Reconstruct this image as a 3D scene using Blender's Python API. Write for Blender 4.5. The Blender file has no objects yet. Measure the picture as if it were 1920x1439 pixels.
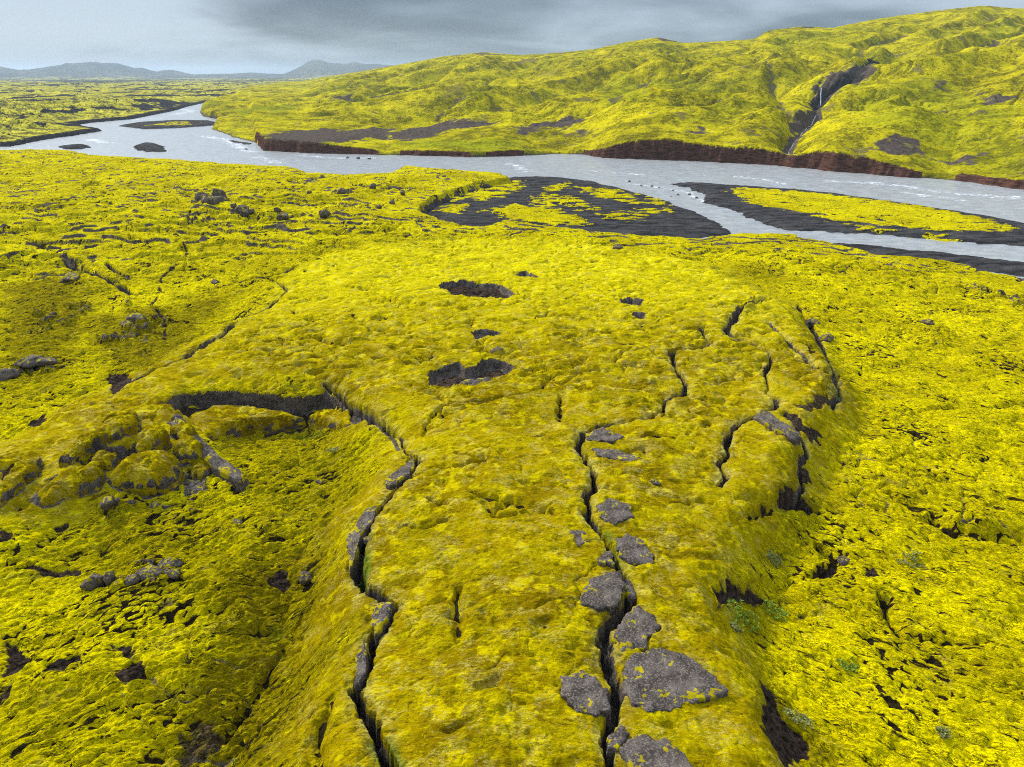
import bpy, math
import numpy as np
from concurrent.futures import ThreadPoolExecutor

Q = 1.0          # mesh density
F32 = np.float32
rng = np.random.default_rng(7)

# ------------------------------------------------------------------ scene
scn = bpy.context.scene
COL = scn.collection
scn.unit_settings.system = 'METRIC'

CZ = 25.0                      # camera height above the moss plain (m)
PITCH = math.radians(24.0)
FPX = 1297.0                   # focal length in photo pixels (1920 wide)
ZR = -3.2                      # river level

def ray(px, py):
    u = (px - 960.0) / FPX
    v = (719.5 - py) / FPX
    return np.array([u, math.cos(PITCH) + v * math.sin(PITCH), -math.sin(PITCH) + v * math.cos(PITCH)])

def at(px, py, z=0.0):
    d = ray(px, py)
    t = (z - CZ) / d[2] if d[2] < -1e-4 else 6000.0
    t = min(t, 9000.0)
    return d[0] * t, d[1] * t

def azel(px, py):
    d = ray(px, py)
    return math.atan2(d[0], d[1]), math.atan2(d[2], math.hypot(d[0], d[1]))

# ------------------------------------------------------------------ noise
def _h(ix, iy, seed):
    h = ix.astype(np.uint32) * np.uint32(374761393) + iy.astype(np.uint32) * np.uint32(668265263) + np.uint32((seed * 974634777 + 12345) & 0xffffffff)
    h = (h ^ (h >> np.uint32(13))) * np.uint32(1274126177)
    h = (h ^ (h >> np.uint32(16))) * np.uint32(2246822519)
    return h ^ (h >> np.uint32(15))

_ang = np.arange(256) * (2 * np.pi / 256)
GX = np.cos(_ang).astype(F32); GY = np.sin(_ang).astype(F32)

def perlin(x, y, seed=0):
    fx = np.floor(x); fy = np.floor(y)
    ix = fx.astype(np.int64).astype(np.int32); iy = fy.astype(np.int64).astype(np.int32)
    x = (x - fx).astype(F32); y = (y - fy).astype(F32)
    def g(dx, dy):
        k = _h(ix + np.int32(dx), iy + np.int32(dy), seed) & np.uint32(255)
        return GX[k] * (x - dx) + GY[k] * (y - dy)
    u = x * x * x * (x * (x * 6 - 15) + 10); v = y * y * y * (y * (y * 6 - 15) + 10)
    a = g(0, 0); b = g(1, 0); c = g(0, 1); d = g(1, 1)
    a += u * (b - a); c += u * (d - c)
    return (a + v * (c - a)) * F32(1.5)

def worley(x, y, seed=0):
    """F1, F2 distances and the cell's own random value"""
    fx = np.floor(x); fy = np.floor(y)
    ix = fx.astype(np.int64).astype(np.int32); iy = fy.astype(np.int64).astype(np.int32)
    x = (x - fx).astype(F32); y = (y - fy).astype(F32)
    f1 = np.full(x.shape, 9, F32); f2 = np.full(x.shape, 9, F32); cid = np.zeros(x.shape, F32)
    for dx in (-1, 0, 1):
        for dy in (-1, 0, 1):
            k = _h(ix + np.int32(dx), iy + np.int32(dy), seed)
            px = (k & np.uint32(1023)).astype(F32) / 1023 + dx
            py = ((k >> np.uint32(10)) & np.uint32(1023)).astype(F32) / 1023 + dy
            d = (px - x) ** 2 + (py - y) ** 2
            c = ((k >> np.uint32(20)) & np.uint32(1023)).astype(F32) / 1023
            near = d < f1
            f2 = np.where(near, f1, np.minimum(f2, d))
            cid = np.where(near, c, cid)
            f1 = np.where(near, d, f1)
    return np.sqrt(f1), np.sqrt(f2), cid

def sstep(a, b, x):
    t = np.clip((x - a) / (b - a), 0, 1)
    return t * t * (3 - 2 * t)

def gauss(x, w):
    return np.exp(-(x / w) ** 2)

# ------------------------------------------------------------------ distance tools
def seg_dist(x, y, P, W=None, closed=False, want_side=False):
    """distance to polyline P; optional interpolated width and side (+ = left of travel)"""
    P = np.asarray(P, dtype=np.float64)
    n = len(P)
    best = np.full(x.shape, 1e18); wid = np.zeros(x.shape); side = np.zeros(x.shape)
    for i in range(n if closed else n - 1):
        ax, ay = P[i]; bx, by = P[(i + 1) % n]
        vx, vy = bx - ax, by - ay
        L = vx * vx + vy * vy + 1e-12
        t = np.clip(((x - ax) * vx + (y - ay) * vy) / L, 0, 1)
        dx = x - ax - t * vx; dy = y - ay - t * vy
        d = dx * dx + dy * dy
        m = d < best
        best = np.where(m, d, best)
        if W is not None:
            wid = np.where(m, W[i] + (W[(i + 1) % n] - W[i]) * t, wid)
        if want_side:
            side = np.where(m, np.sign(vx * (y - ay) - vy * (x - ax)), side)
    return np.sqrt(best), wid, side

def inside(x, y, P):
    P = np.asarray(P)
    c = np.zeros(x.shape, bool)
    n = len(P)
    for i in range(n):
        ax, ay = P[i]; bx, by = P[(i + 1) % n]
        if ay == by: continue
        m = ((ay > y) != (by > y)) & (x < (bx - ax) * (y - ay) / (by - ay) + ax)
        c ^= m
    return c

def sdf(x, y, P, pad=40.0, far=-1e3):
    """signed distance, positive inside; only worked out near the polygon"""
    P = np.asarray(P)
    out = np.full(x.shape, far)
    m = (x > P[:, 0].min() - pad) & (x < P[:, 0].max() + pad) & (y > P[:, 1].min() - pad) & (y < P[:, 1].max() + pad)
    if m.any():
        xs, ys = x[m], y[m]
        d, _, _ = seg_dist(xs, ys, P, closed=True)
        out[m] = np.where(inside(xs, ys, P), d, -d)
    return out

def W(pts, z=0.0):
    return np.array([at(p[0], p[1], z) for p in pts])

# ------------------------------------------------------------------ the river and its bars (traced, laid out on the ground)
near_bank = [(-700, 300), (-250, 290), (-60, 284), (0, 283), (60, 279), (120, 281), (180, 290), (210, 293), (330, 300), (430, 306), (540, 312), (590, 322),
             (650, 326), (735, 323), (745, 314), (765, 311), (850, 318), (940, 325), (962, 334), (900, 343), (845, 362), (800, 380),
             (790, 395), (840, 414), (900, 424), (950, 412), (1050, 425), (1100, 432), (1200, 441), (1300, 446), (1400, 438), (1500, 441),
             (1545, 455), (1640, 476), (1740, 489), (1840, 500), (1920, 514), (2100, 545), (2500, 620)]
far_bank = [(2500, 450), (2200, 396), (1920, 357), (1800, 341), (1750, 336), (1700, 334), (1560, 322), (1440, 310), (1280, 302), (1130, 297), (1090, 291),
            (1060, 290), (1000, 292), (900, 296), (800, 293), (730, 292), (650, 290), (560, 287), (490, 283), (478, 268), (440, 260),
            (415, 250), (394, 243), (400, 233), (425, 227), (380, 219), (374, 211), (388, 200), (430, 190), (440, 188), (432, 187.5), (395, 191),
            (355, 200), (330, 208), (250, 224), (170, 231), (146, 235), (165, 241), (197, 246), (140, 255), (90, 262), (55, 269), (20, 276), (-60, 276), (-250, 282), (-700, 292)]
RIVER = np.vstack([W(near_bank, -1.0), W(far_bank, ZR)])
mid_px = [(-700, 296), (-250, 286), (0, 280), (100, 272), (200, 268), (300, 282), (400, 285), (500, 296), (700, 302), (1000, 310), (1400, 332), (1920, 385), (2500, 500)]
MID_A = np.array([azel(*p)[0] for p in mid_px]); MID_R = np.array([math.hypot(*at(p[0], p[1], ZR)) for p in mid_px])

GRAVEL_BARS = {
    'far': (W([(220, 237), (260, 231), (330, 227), (400, 228), (408, 231), (400, 236), (330, 241), (270, 243)], ZR), .9),
    'round': (W([(248, 276), (262, 270), (290, 269), (312, 277), (314, 285), (275, 286), (252, 282)], ZR), .8),
    'left': (W([(108, 276), (130, 273), (165, 272), (176, 277), (150, 281), (118, 281)], ZR), .7),
    'spit': (W([(420, 264), (440, 263), (478, 270), (470, 273), (440, 269)], ZR), .4),
    'near': (W([(775, 396), (800, 378), (850, 350), (900, 339), (970, 332), (1040, 333), (1110, 340), (1170, 354), (1250, 376), (1310, 398), (1376, 431), (1374, 442),
                (1300, 452), (1200, 452), (1100, 445), (1000, 436), (900, 436), (830, 424)], ZR), .55),
    'right': (W([(1252, 345), (1300, 343), (1400, 350), (1500, 357), (1600, 368), (1750, 390), (1850, 405), (1925, 419), (2100, 455), (2060, 475), (1920, 463), (1800, 456),
                 (1650, 441), (1550, 437), (1450, 431), (1405, 411), (1370, 396), (1310, 380), (1316, 366), (1280, 352)], ZR), .6),
    'strip': (W([(1525, 448), (1560, 456), (1640, 462), (1780, 476), (1920, 493), (2100, 520), (2100, 555), (1920, 522), (1800, 504), (1640, 482), (1560, 465)], ZR), .7),
}
BAR_MOSS = [(W(p, ZR + .4), s) for p, s in [
    ([(1372, 362), (1395, 355), (1500, 362), (1640, 378), (1750, 394), (1860, 416), (1912, 436), (1820, 438), (1700, 430), (1600, 421), (1530, 411), (1545, 404), (1480, 398), (1405, 384)], 1),
    ([(905, 397), (960, 387), (1020, 392), (1085, 409), (1106, 424), (1040, 426), (960, 413)], 1),
    ([(870, 372), (905, 352), (975, 341), (990, 350), (950, 366), (905, 378)], .6),
    ([(1085, 353), (1130, 355), (1220, 372), (1262, 388), (1200, 385), (1120, 372)], .55),
    ([(995, 374), (1040, 366), (1075, 372), (1120, 396), (1070, 398), (1010, 388)], .5),
    ([(1195, 395), (1250, 393), (1262, 401), (1215, 403)], .5),
    ([(820, 398), (850, 385), (880, 388), (860, 403)], .8),
    ([(840, 372), (880, 362), (892, 368), (856, 380)], .6),
    ([(270, 238), (330, 230), (385, 231), (360, 237)], .35),
    ([(1560, 420), (1700, 436), (1800, 446), (1780, 449), (1640, 434)], .45),
    ([(1020, 355), (1062, 345), (1070, 351), (1035, 364)], .6),
    ([(1120, 405), (1180, 398), (1230, 412), (1160, 418)], .35),
]]

# ------------------------------------------------------------------ the hill across the river
sky_px = [(330, 145), (430, 150), (500, 152), (560, 153), (620, 143), (700, 130), (760, 119), (830, 106), (905, 98), (980, 104), (1050, 99), (1120, 91), (1180, 78), (1235, 70), (1280, 81),
          (1350, 78), (1415, 73), (1440, 57), (1500, 50), (1560, 52), (1640, 36), (1740, 22), (1840, 10), (1920, 16), (2100, 20), (2500, 10)]
SK_A = np.array([azel(*p)[0] for p in sky_px]); SK_E = np.array([azel(*p)[1] for p in sky_px])
rr_px = [(330, 2600), (430, 2400), (560, 1900), (700, 1400), (905, 1050), (1235, 900), (1430, 850), (1640, 950), (1840, 1050), (2500, 1100)]
RR_A = np.array([azel(p[0], 80)[0] for p in rr_px]); RR_R = np.array([p[1] for p in rr_px], float)
bank_px = [  # px, y of bank top, y of water edge
    (330, 213, 215), (374, 209, 213), (400, 238, 243), (440, 256, 260), (478, 264, 269), (486, 261, 283), (520, 262, 285), (600, 268, 289), (700, 280, 291), (725, 288, 292), (745, 284, 292), (800, 283, 293),
    (900, 288, 296), (960, 285, 295), (1000, 285, 292), (1060, 287, 290), (1092, 283, 291), (1105, 284, 293), (1125, 283, 297), (1160, 270, 298), (1200, 262, 299), (1250, 260, 301), (1300, 268, 303), (1360, 276, 306), (1440, 279, 310),
    (1500, 277, 316), (1560, 285, 322), (1640, 303, 329), (1700, 318, 334), (1740, 328, 336), (1775, 334, 338), (1800, 326, 341), (1860, 333, 348), (1920, 340, 357), (2200, 378, 396), (2500, 420, 450)]
BK_A = np.array([azel(p[0], p[2])[0] for p in bank_px])
BK_R = np.array([math.hypot(*at(p[0], p[2], ZR)) for p in bank_px])
BK_Z = np.array([CZ + r * math.tan(azel(p[0], p[1])[1]) for p, r in zip(bank_px, BK_R)])
HILL_LINE = W([(0, 281), (300, 276), (384, 252), (393, 240), (372, 222), (366, 210), (393, 196), (430, 189), (480, 176), (560, 160), (640, 150)], ZR)          # lava field on its left, hill on its right

def smooth_interp(a, A, V, k=0.004):
    return (np.interp(a - k, A, V) + 2 * np.interp(a, A, V) + np.interp(a + k, A, V)) / 4

GULLIES = []      # filled below: (world polyline, width, depth)

def hill_z(x, y):
    """large shape of the slope beyond the river"""
    a = np.arctan2(x, y); r = np.hypot(x, y)
    rf = np.interp(a, BK_A, BK_R); zf = np.interp(a, BK_A, BK_Z)
    rr = np.interp(a, RR_A, RR_R); e = smooth_interp(a, SK_A, SK_E)
    zt = CZ + rr * np.tan(e)
    t = (r - rf) / np.maximum(rr - rf, 1)
    tc = np.clip(t, 0, 1)
    prof = .10 * sstep(0, .08, tc) + .60 * tc + .30 * tc * tc
    z = zf + (zt - zf) * prof
    z -= np.clip(t - 1, 0, 10) * 60 + np.clip(t - 1, 0, .2) * 40
    relief = np.sin(np.pi * np.clip(t, 0, 1)) ** .7 * np.clip((zt - 3) / 25, 0, 1)
    n1 = perlin(x / 120 + 3, y / 120, 11); n2 = perlin(x / 52, y / 52, 12)
    uu = .72 * x + .69 * y; vv = -.69 * x + .72 * y
    n3 = perlin(uu / 150 + .3 * n2, vv / 46 + .25 * n1, 16)
    z += relief * (8 * n1 + 11.0 * (.4 - np.abs(n3) * 1.8) + 1.7 * (.45 - np.abs(n2 + .3 * perlin(x / 30, y / 30, 14)) * 1.6) + 1.7 * perlin(x / 27 + .3 * n2, y / 40, 15))
    return z, t

def far_mountains(x, y):
    a = np.arctan2(x, y); r = np.hypot(x, y)
    z = np.zeros(x.shape)
    prof_px = [(-700, 136), (-200, 132), (-60, 133), (0, 129), (18, 131), (40, 135), (62, 132), (80, 129.5), (100, 127), (118, 126), (128, 123), (140, 125), (158, 124), (170, 122.5), (186, 121.5), (196, 124), (210, 122.5),
               (225, 123), (240, 127), (255, 131), (268, 130), (282, 134), (296, 137), (306, 134), (318, 132), (330, 133), (345, 137), (365, 140), (400, 139), (440, 138), (470, 137), (500, 139), (532, 139), (548, 133), (565, 126), (580, 120), (592, 117), (604, 115.5), (618, 117), (636, 118), (655, 121), (668, 119.5), (690, 121), (720, 123), (760, 126), (900, 130)]
    pxs = np.array([azel(p, 140)[0] for p, h in prof_px])
    hy = np.array([h for p, h in prof_px])
    el = np.array([azel(600, h)[1] for h in hy])
    hh = 8000 * np.tan(np.interp(a, pxs, el)) + 18
    prof = sstep(6600, 8000, r) * (1 - sstep(8600, 10500, r))
    rough = 1 + .20 * perlin(x / 700, y / 700, 31) + .12 * perlin(x / 260, y / 260, 32)
    z = np.clip(hh, 0, 1e3) * prof * rough + 26 * prof * np.clip(hh / 60, 0, 1) * (.5 - np.abs(perlin(x / 420, y / 900, 33)) * 1.6)
    z = np.maximum(z, 0)
    return z

# ------------------------------------------------------------------ the pressure ridge in the foreground
TUM = W([(560, 492), (700, 452), (850, 432), (1000, 440), (1200, 452), (1330, 485), (1440, 552), (1505, 600), (1560, 690), (1572, 740), (1545, 790), (1490, 860), (1420, 960), (1372, 1050),
         (1352, 1150), (1395, 1300), (1440, 1439), (1520, 1750), (480, 1750), (600, 1439), (615, 1300), (655, 1200), (650, 1060), (680, 950), (740, 870), (757, 845), (745, 807),
         (690, 770), (633, 729), (573, 721), (467, 718), (360, 725), (333, 737), (330, 790), (300, 850), (200, 905), (60, 950), (-120, 1000), (-220, 960), (0, 850), (150, 762), (250, 712), (330, 670), (410, 625), (500, 573), (530, 535)], 1.6)
BASIN_EDGE = W([(300, 772), (333, 742), (360, 731), (400, 726), (467, 727), (533, 732), (573, 730), (610, 724), (634, 738), (667, 764), (690, 775), (707, 788), (743, 812), (758, 850)], 2.0)
BASIN = np.vstack([BASIN_EDGE, W([(720, 930), (650, 1010), (560, 1040), (470, 980), (470, 925), (420, 870), (380, 825), (330, 800)], .5)])
VALLEY = W([(640, 985), (600, 1060), (567, 1127), (520, 1227), (470, 1320), (420, 1400), (360, 1520)], 0)

def macro(x, y):
    """smooth large-scale height of everything on the near side of the river"""
    r = np.hypot(x, y)
    sd = sdf(x, y, TUM, 14.0)
    z = .7 * perlin(x / 34 + 5, y / 34, 1) + .3 * perlin(x / 13, y / 13, 2)
    z = z + 1.2 * sstep(85, 130, r) * perlin(x / 42 + 9, y / 30, 3) * (1 - .8 * sstep(140, 190, r))
    east = sstep(4, 12, x)
    lift = 2.7 * sstep(0, 1, (sd + 5.2 - 2.2 * east) / (7.0 - 2.6 * east) + .16 * perlin(x / 6.5 + 1, y / 6.5, 4))
    lift += .5 * sstep(0, 9, sd)
    slope_far = 1 - .75 * sstep(62, 96, r)
    z = z + lift * slope_far
    dv, _, _ = seg_dist(x, y, VALLEY)
    z = z - 1.4 * np.exp(-(dv / 2.6) ** 2)
    m = np.zeros(x.shape)
    db, _, _ = seg_dist(x, y, BASIN_EDGE)
    bas = sdf(x, y, BASIN, 5.0)
    ax, ay = BASIN_EDGE[-1]; bx, by = BASIN_EDGE[8]
    tt = np.clip(((x - ax) * (bx - ax) + (y - ay) * (by - ay)) / ((bx - ax) ** 2 + (by - ay) ** 2), 0, 1)
    wall = sstep(-.12, .40, bas) * (.18 + .82 * np.exp(-(db / 7.0) ** 2)) * (.16 + .84 * sstep(.45, 1.0, tt))
    return z, wall, sd

def ground_at(px, py, it=14):
    """photo pixel -> a point on the near ground"""
    z = 1.0
    for _ in range(it):
        X, Y = at(px, py, z)
        mz, wl, _ = macro(np.array([X]), np.array([Y]))
        z = .5 * z + .5 * float(mz[0])
    return at(px, py, z)

def G(pts):
    return np.array([ground_at(p[0], p[1]) for p in pts])

def hill_at(px, py):
    d = ray(px, py)
    ts = np.exp(np.linspace(math.log(150), math.log(3000), 3000)) / math.hypot(d[0], d[1])
    x = d[0] * ts; y = d[1] * ts; zz = CZ + d[2] * ts
    hz, _ = hill_z(x, y)
    hit = hz > zz
    if not hit.any(): return hill_at(px, py + 2)
    k = np.argmax(hit)
    return x[k], y[k]

def HG(pts):
    return np.array([hill_at(*p) for p in pts])

# cracks: points (px, py, half-width in photo px), depth m
def crack(pts, depth, **k):
    P = G([(p[0], p[1]) for p in pts])
    d = np.hypot(P[:, 0], P[:, 1])
    sl = np.sqrt(d * d + CZ * CZ)
    Wd = np.array([p[2] if k.get('joint') else max(p[2], 2.8) for p in pts]) * sl / FPX * (1.0 if k.get('joint') else (.62 + .45 * np.clip((d - 45) / 30, 0, 1)))
    return dict(P=P, W=Wd, depth=depth, **k)

CRACKS = [
    # left edge of the ridge
    crack([(552, 500, 1), (520, 514, 1.5), (500, 522, 2), (512, 528, 2.5), (540, 540, 3.5), (520, 560, 4), (497, 580, 4.5), (467, 595, 4.5), (413, 627, 6.5), (367, 653, 6.5), (337, 673, 5), (283, 695, 3), (240, 718, 1)], 1.5),
    crack([(487, 586, 1.5), (443, 593, 2.5), (407, 608, 1)], .8),
    crack([(500, 522, 1.5), (467, 526, 2), (423, 536, 1)], .6),
    # crack out of the sink hole, then down the left side of the ridge
    crack([(610, 716, 4), (634, 733, 5), (667, 760, 6), (690, 772, 7), (707, 784, 6), (743, 808, 3)], 2.2),
    crack([(757, 842, 2), (772, 848, 5), (786, 855, 7), (782, 868, 8), (760, 893, 8), (737, 917, 7), (712, 945, 8), (686, 985, 13), (676, 1027, 15), (676, 1070, 15), (680, 1103, 10), (706, 1113, 9), (736, 1138, 13), (724, 1167, 12),
           (697, 1190, 11), (690, 1222, 12), (688, 1246, 12), (661, 1296, 12), (673, 1320, 15), (700, 1353, 14), (711, 1380, 14), (727, 1413, 15), (739, 1442, 15), (770, 1520, 15)], 2.2),
    # the long middle crack
    crack([(1317, 613, 2), (1322, 628, 3), (1331, 641, 3), (1318, 648, 3), (1300, 651, 2.5)], 1.0),
    crack([(1300, 651, 2), (1268, 653, 3), (1260, 657, 5), (1263, 677, 6), (1276, 700, 6), (1287, 722, 5), (1287, 736, 5), (1263, 741, 4), (1244, 753, 5), (1237, 770, 5.5), (1214, 783, 4), (1173, 786, 2), (1140, 790, 3), (1113, 798, 6), (1094, 813, 8), (1084, 833, 8),
           (1100, 860, 8), (1113, 887, 9), (1117, 907, 9), (1100, 935, 10), (1105, 962, 9), (1130, 1000, 10), (1147, 1033, 11), (1160, 1060, 10), (1184, 1100, 9), (1184, 1120, 11), (1160, 1147, 15), (1133, 1173, 15), (1131, 1213, 17), (1143, 1260, 16), (1157, 1293, 16), (1153, 1333, 16), (1138, 1377, 15), (1143, 1427, 15), (1143, 1445, 14), (1150, 1520, 14)], 2.0),
    # right side cracks
    crack([(1432, 560, 2), (1415, 568, 4), (1393, 571, 6), (1380, 593, 6), (1361, 616, 6), (1377, 630, 4), (1413, 640, 2.5), (1437, 652, 3), (1450, 670, 3), (1438, 692, 3), (1438, 707, 2), (1440, 733, 2)], 1.4),
    crack([(1436, 733, 3), (1457, 747, 8), (1450, 763, 6), (1420, 777, 5), (1390, 790, 5), (1370, 808, 6), (1363, 833, 6), (1363, 847, 5), (1350, 867, 4), (1361, 890, 8), (1347, 910, 6)], 1.7),
    # steps along the right shoulder
    crack([(1500, 572, 3), (1509, 590, 6), (1527, 620, 6), (1546, 655, 6), (1563, 693, 5), (1574, 738, 5), (1560, 765, 3)], .9),
    crack([(1440, 600, 2), (1470, 628, 3.5), (1505, 655, 3.5), (1530, 690, 3)], .5),
    crack([(1475, 770, 3), (1500, 812, 5), (1512, 845, 5), (1498, 872, 6), (1508, 905, 5), (1496, 940, 3)], .8),
    crack([(743, 808, 3), (752, 822, 3), (758, 840, 3)], .6),
    # cracks across the left plain and the right plain
    crack([(5, 440, 2), (60, 455, 3), (117, 480, 5), (147, 507, 6), (187, 523, 5), (227, 540, 4), (247, 550, 4), (293, 550, 2)], 1.5),
    crack([(203, 503, 2), (215, 515, 3), (243, 528, 2)], 1.0),
    crack([(1640, 478, 2), (1663, 484, 3), (1700, 500, 5), (1737, 513, 5), (1780, 530, 6), (1827, 543, 6), (1880, 552, 7), (1930, 566, 7), (2050, 600, 5)], 1.3),
    crack([(1737, 506, 2), (1770, 513, 5), (1790, 520, 3)], 1.2),
]
# shallow joints in the moss
JOINTS = [crack(p, d, joint=True) for p, d in [
    ([(823, 737, 2), (840, 757, 3), (807, 780, 3), (793, 810, 5)], .35),
    ([(840, 757, 2), (907, 750, 3), (957, 740, 3), (1017, 727, 3)], .3),
    ([(1017, 727, 4), (1024, 712, 4), (1030, 704, 3)], .4),
    ([(975, 690, 2), (1023, 687, 3), (1040, 696, 4), (1070, 701, 4), (1105, 697, 5), (1121, 692, 5)], .5),
    ([(1053, 742, 5), (1050, 765, 7), (1053, 787, 3)], .4),
    ([(861, 1100, 4), (859, 1150, 7), (861, 1190, 5)], .35),
    ([(690, 560, 3), (725, 563, 5), (770, 568, 6), (830, 572, 4), (880, 580, 2)], .7),
    ([(650, 538, 2), (690, 541, 3)], .4),
    ([(1045, 612, 3), (1085, 617, 5), (1110, 628, 3)], .5),
    ([(1120, 650, 3), (1160, 662, 4), (1200, 655, 3), (1215, 652, 2)], .4),
    ([(905, 940, 4), (930, 957, 6), (955, 940, 3)], .4),
    ([(955, 938, 4), (985, 945, 7), (1040, 962, 4)], .6),
    ([(690, 612, 2), (700, 624, 3)], .4), ([(735, 650, 2), (760, 662, 4), (795, 672, 3)], .4),
    ([(560, 627, 3), (600, 634, 4), (640, 640, 5), (665, 643, 3)], .5),
    ([(475, 637, 3), (500, 640, 6), (527, 634, 4)], .6),
    ([(575, 596, 3), (600, 598, 5)], .5), ([(545, 580, 3), (560, 585, 4)], .4),
    ([(580, 566, 3), (615, 558, 3)], .3),
    ([(810, 935, 4), (835, 940, 5)], .3), ([(875, 865, 4), (905, 860, 5), (925, 868, 4)], .35),
    ([(1085, 500, 2), (1170, 496, 3), (1215, 494, 4), (1250, 487, 3)], .5),
    ([(1400, 965, 4), (1480, 940, 5), (1530, 950, 7)], .5),
    ([(1620, 905, 5), (1700, 940, 8), (1790, 985, 12), (1880, 1005, 14), (1990, 1020, 10)], .8),
    ([(1690, 775, 3), (1760, 768, 4), (1830, 763, 4), (1930, 757, 3)], .4),
    ([(1660, 1120, 5), (1690, 1190, 8), (1720, 1200, 6)], .4),
    ([(1720, 1190, 4), (1840, 1210, 6)], .35),
    ([(1545, 1030, 8), (1585, 1052, 9), (1560, 1065, 8), (1530, 1083, 6)], .6),
    ([(560, 1160, 4), (520, 1230, 5), (470, 1320, 6), (425, 1388, 7)], .4),
    ([(620, 1310, 6), (590, 1390, 10), (600, 1439, 12)], .5),
    ([(720, 1020, 5), (690, 1000, 6)], .2),
    ([(1505, 580, 6), (1515, 605, 6), (1527, 622, 6)], .7), ([(1535, 640, 5), (1547, 657, 6)], .6), ([(1490, 645, 3), (1540, 690, 4), (1570, 710, 4)], .4), ([(1450, 610, 3), (1500, 655, 4)], .4),
]]
# short crescent folds strewn over the far part of the ridge
for q in range(64):
    cx_, cy_0 = rng.uniform(560, 1420), rng.uniform(462, 730)
    if q > 44: cx_, cy_0 = rng.uniform(760, 1330), rng.uniform(740, 980)
    hl_ = rng.uniform(9, 30) * (.6 + (cy_0 - 440) / 500); bow = rng.uniform(-.5, .35) * hl_ * .5; tl_ = rng.uniform(-.25, .25)
    JOINTS.append(crack([(cx_ + hl_ * u_, cy_0 + bow * (1 - u_ * u_) + tl_ * hl_ * u_, (2.0 + (cy_0 - 440) / 130) * (1.15 - abs(u_))) for u_ in (-1, -.5, 0, .5, 1)], rng.uniform(.22, .48), joint=True))
# sink holes: outline, floor depth, bottom bare soil
HOLES = [
    (G([(820, 534), (832, 528), (870, 525), (905, 528), (940, 532), (962, 545), (968, 552), (945, 557), (900, 556), (850, 551)]), .85, 1.0),
    (G([(800, 716), (803, 694), (832, 682), (862, 674), (872, 690), (885, 683), (905, 672), (940, 672), (968, 684), (950, 698), (920, 707), (890, 717), (840, 720)]), 1.1, .8),
    (G([(877, 622), (905, 617), (937, 620), (930, 629), (890, 631)]), .8, .2),
    (G([(960, 512), (985, 506), (1010, 516), (1008, 522), (975, 518)]), 1.0, .8),
    (G([(1160, 560), (1180, 554), (1212, 560), (1200, 568), (1170, 567)]), 1.0, .3),
    (G([(1180, 586), (1195, 582), (1213, 586), (1208, 593), (1185, 593)]), .9, .1),
    (G([(140, 866), (160, 850), (195, 832), (225, 828), (262, 812), (262, 840), (240, 862), (205, 874), (170, 868)]), 1.6, .8),
    (G([(1335, 1098), (1350, 1085), (1390, 1090), (1430, 1112), (1440, 1132), (1400, 1130), (1350, 1135)]), .55, 1.0),
    (G([(1488, 1128), (1505, 1140), (1530, 1165), (1515, 1170), (1490, 1150)]), .35, .8),
]
# bare dark soil where the moss is worn away (no great depth)
SOIL = [(G(p), s) for p, s in [
    ([(205, 705), (245, 700), (243, 715), (215, 735), (200, 728)], 1), ([(50, 795), (88, 782), (90, 790), (60, 806)], 1),
    ([(0, 880), (35, 862), (30, 885), (5, 905)], 1), ([(0, 990), (35, 1010), (20, 1030), (0, 1030)], 1), ([(90, 985), (130, 978), (118, 998), (100, 1000)], .9),
    ([(0, 1195), (20, 1200), (60, 1235), (50, 1262), (15, 1265), (20, 1230)], 1), ([(65, 1250), (140, 1236), (150, 1250), (90, 1262)], .8),
    ([(208, 1212), (248, 1208), (250, 1230), (278, 1245), (275, 1270), (232, 1285), (222, 1262), (235, 1245)], .9), ([(0, 1290), (30, 1280), (28, 1315), (0, 1320)], .8),
    ([(495, 1080), (530, 1070), (550, 1090), (530, 1105), (500, 1098)], .7),
    ([(1475, 770), (1510, 790), (1545, 812), (1540, 832), (1520, 822), (1490, 800)], 1), ([(1490, 868), (1515, 885), (1520, 900), (1500, 890)], .9),
    ([(1430, 945), (1480, 920), (1540, 945), (1525, 958), (1470, 950)], .8), ([(1600, 1062), (1640, 1062), (1660, 1085), (1625, 1095)], .6),
    ([(1535, 1062), (1565, 1052), (1592, 1035), (1590, 1050), (1558, 1080), (1520, 1083)], .8),
    ([(1425, 1280), (1450, 1300), (1470, 1360), (1500, 1385), (1520, 1439), (1470, 1439), (1435, 1370)], .8), ([(1490, 760), (1570, 735), (1580, 748), (1520, 775)], .5),
    ([(480, 775), (560, 762), (580, 770), (540, 788), (490, 792)], .8),
    ([(330, 1370), (400, 1350), (420, 1400), (380, 1439), (330, 1439)], .45), ([(280, 1130), (340, 1125), (330, 1140), (290, 1150)], .45),
    ([(60, 1070), (150, 1065), (160, 1075), (80, 1085)], .6),
]]
GREEN = [(G(p), s) for p, s in [
    ([(665, 1010), (690, 1000), (690, 1095), (668, 1095)], 1), ([(1130, 985), (1150, 1000), (1165, 1060), (1145, 1040)], .9), ([(1120, 1160), (1150, 1160), (1150, 1240), (1125, 1240)], .9),
    ([(1435, 1140), (1460, 1130), (1478, 1150), (1450, 1162)], 1), ([(1358, 1150), (1420, 1140), (1430, 1165), (1370, 1175)], .7), ([(540, 790), (600, 775), (615, 790), (560, 800)], .8),
    ([(690, 1385), (730, 1385), (760, 1439), (700, 1439)], .8), ([(505, 1180), (560, 1150), (550, 1190), (500, 1220)], .5), ([(1575, 1240), (1610, 1265), (1595, 1270), (1570, 1250)], .7),
]]
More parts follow.
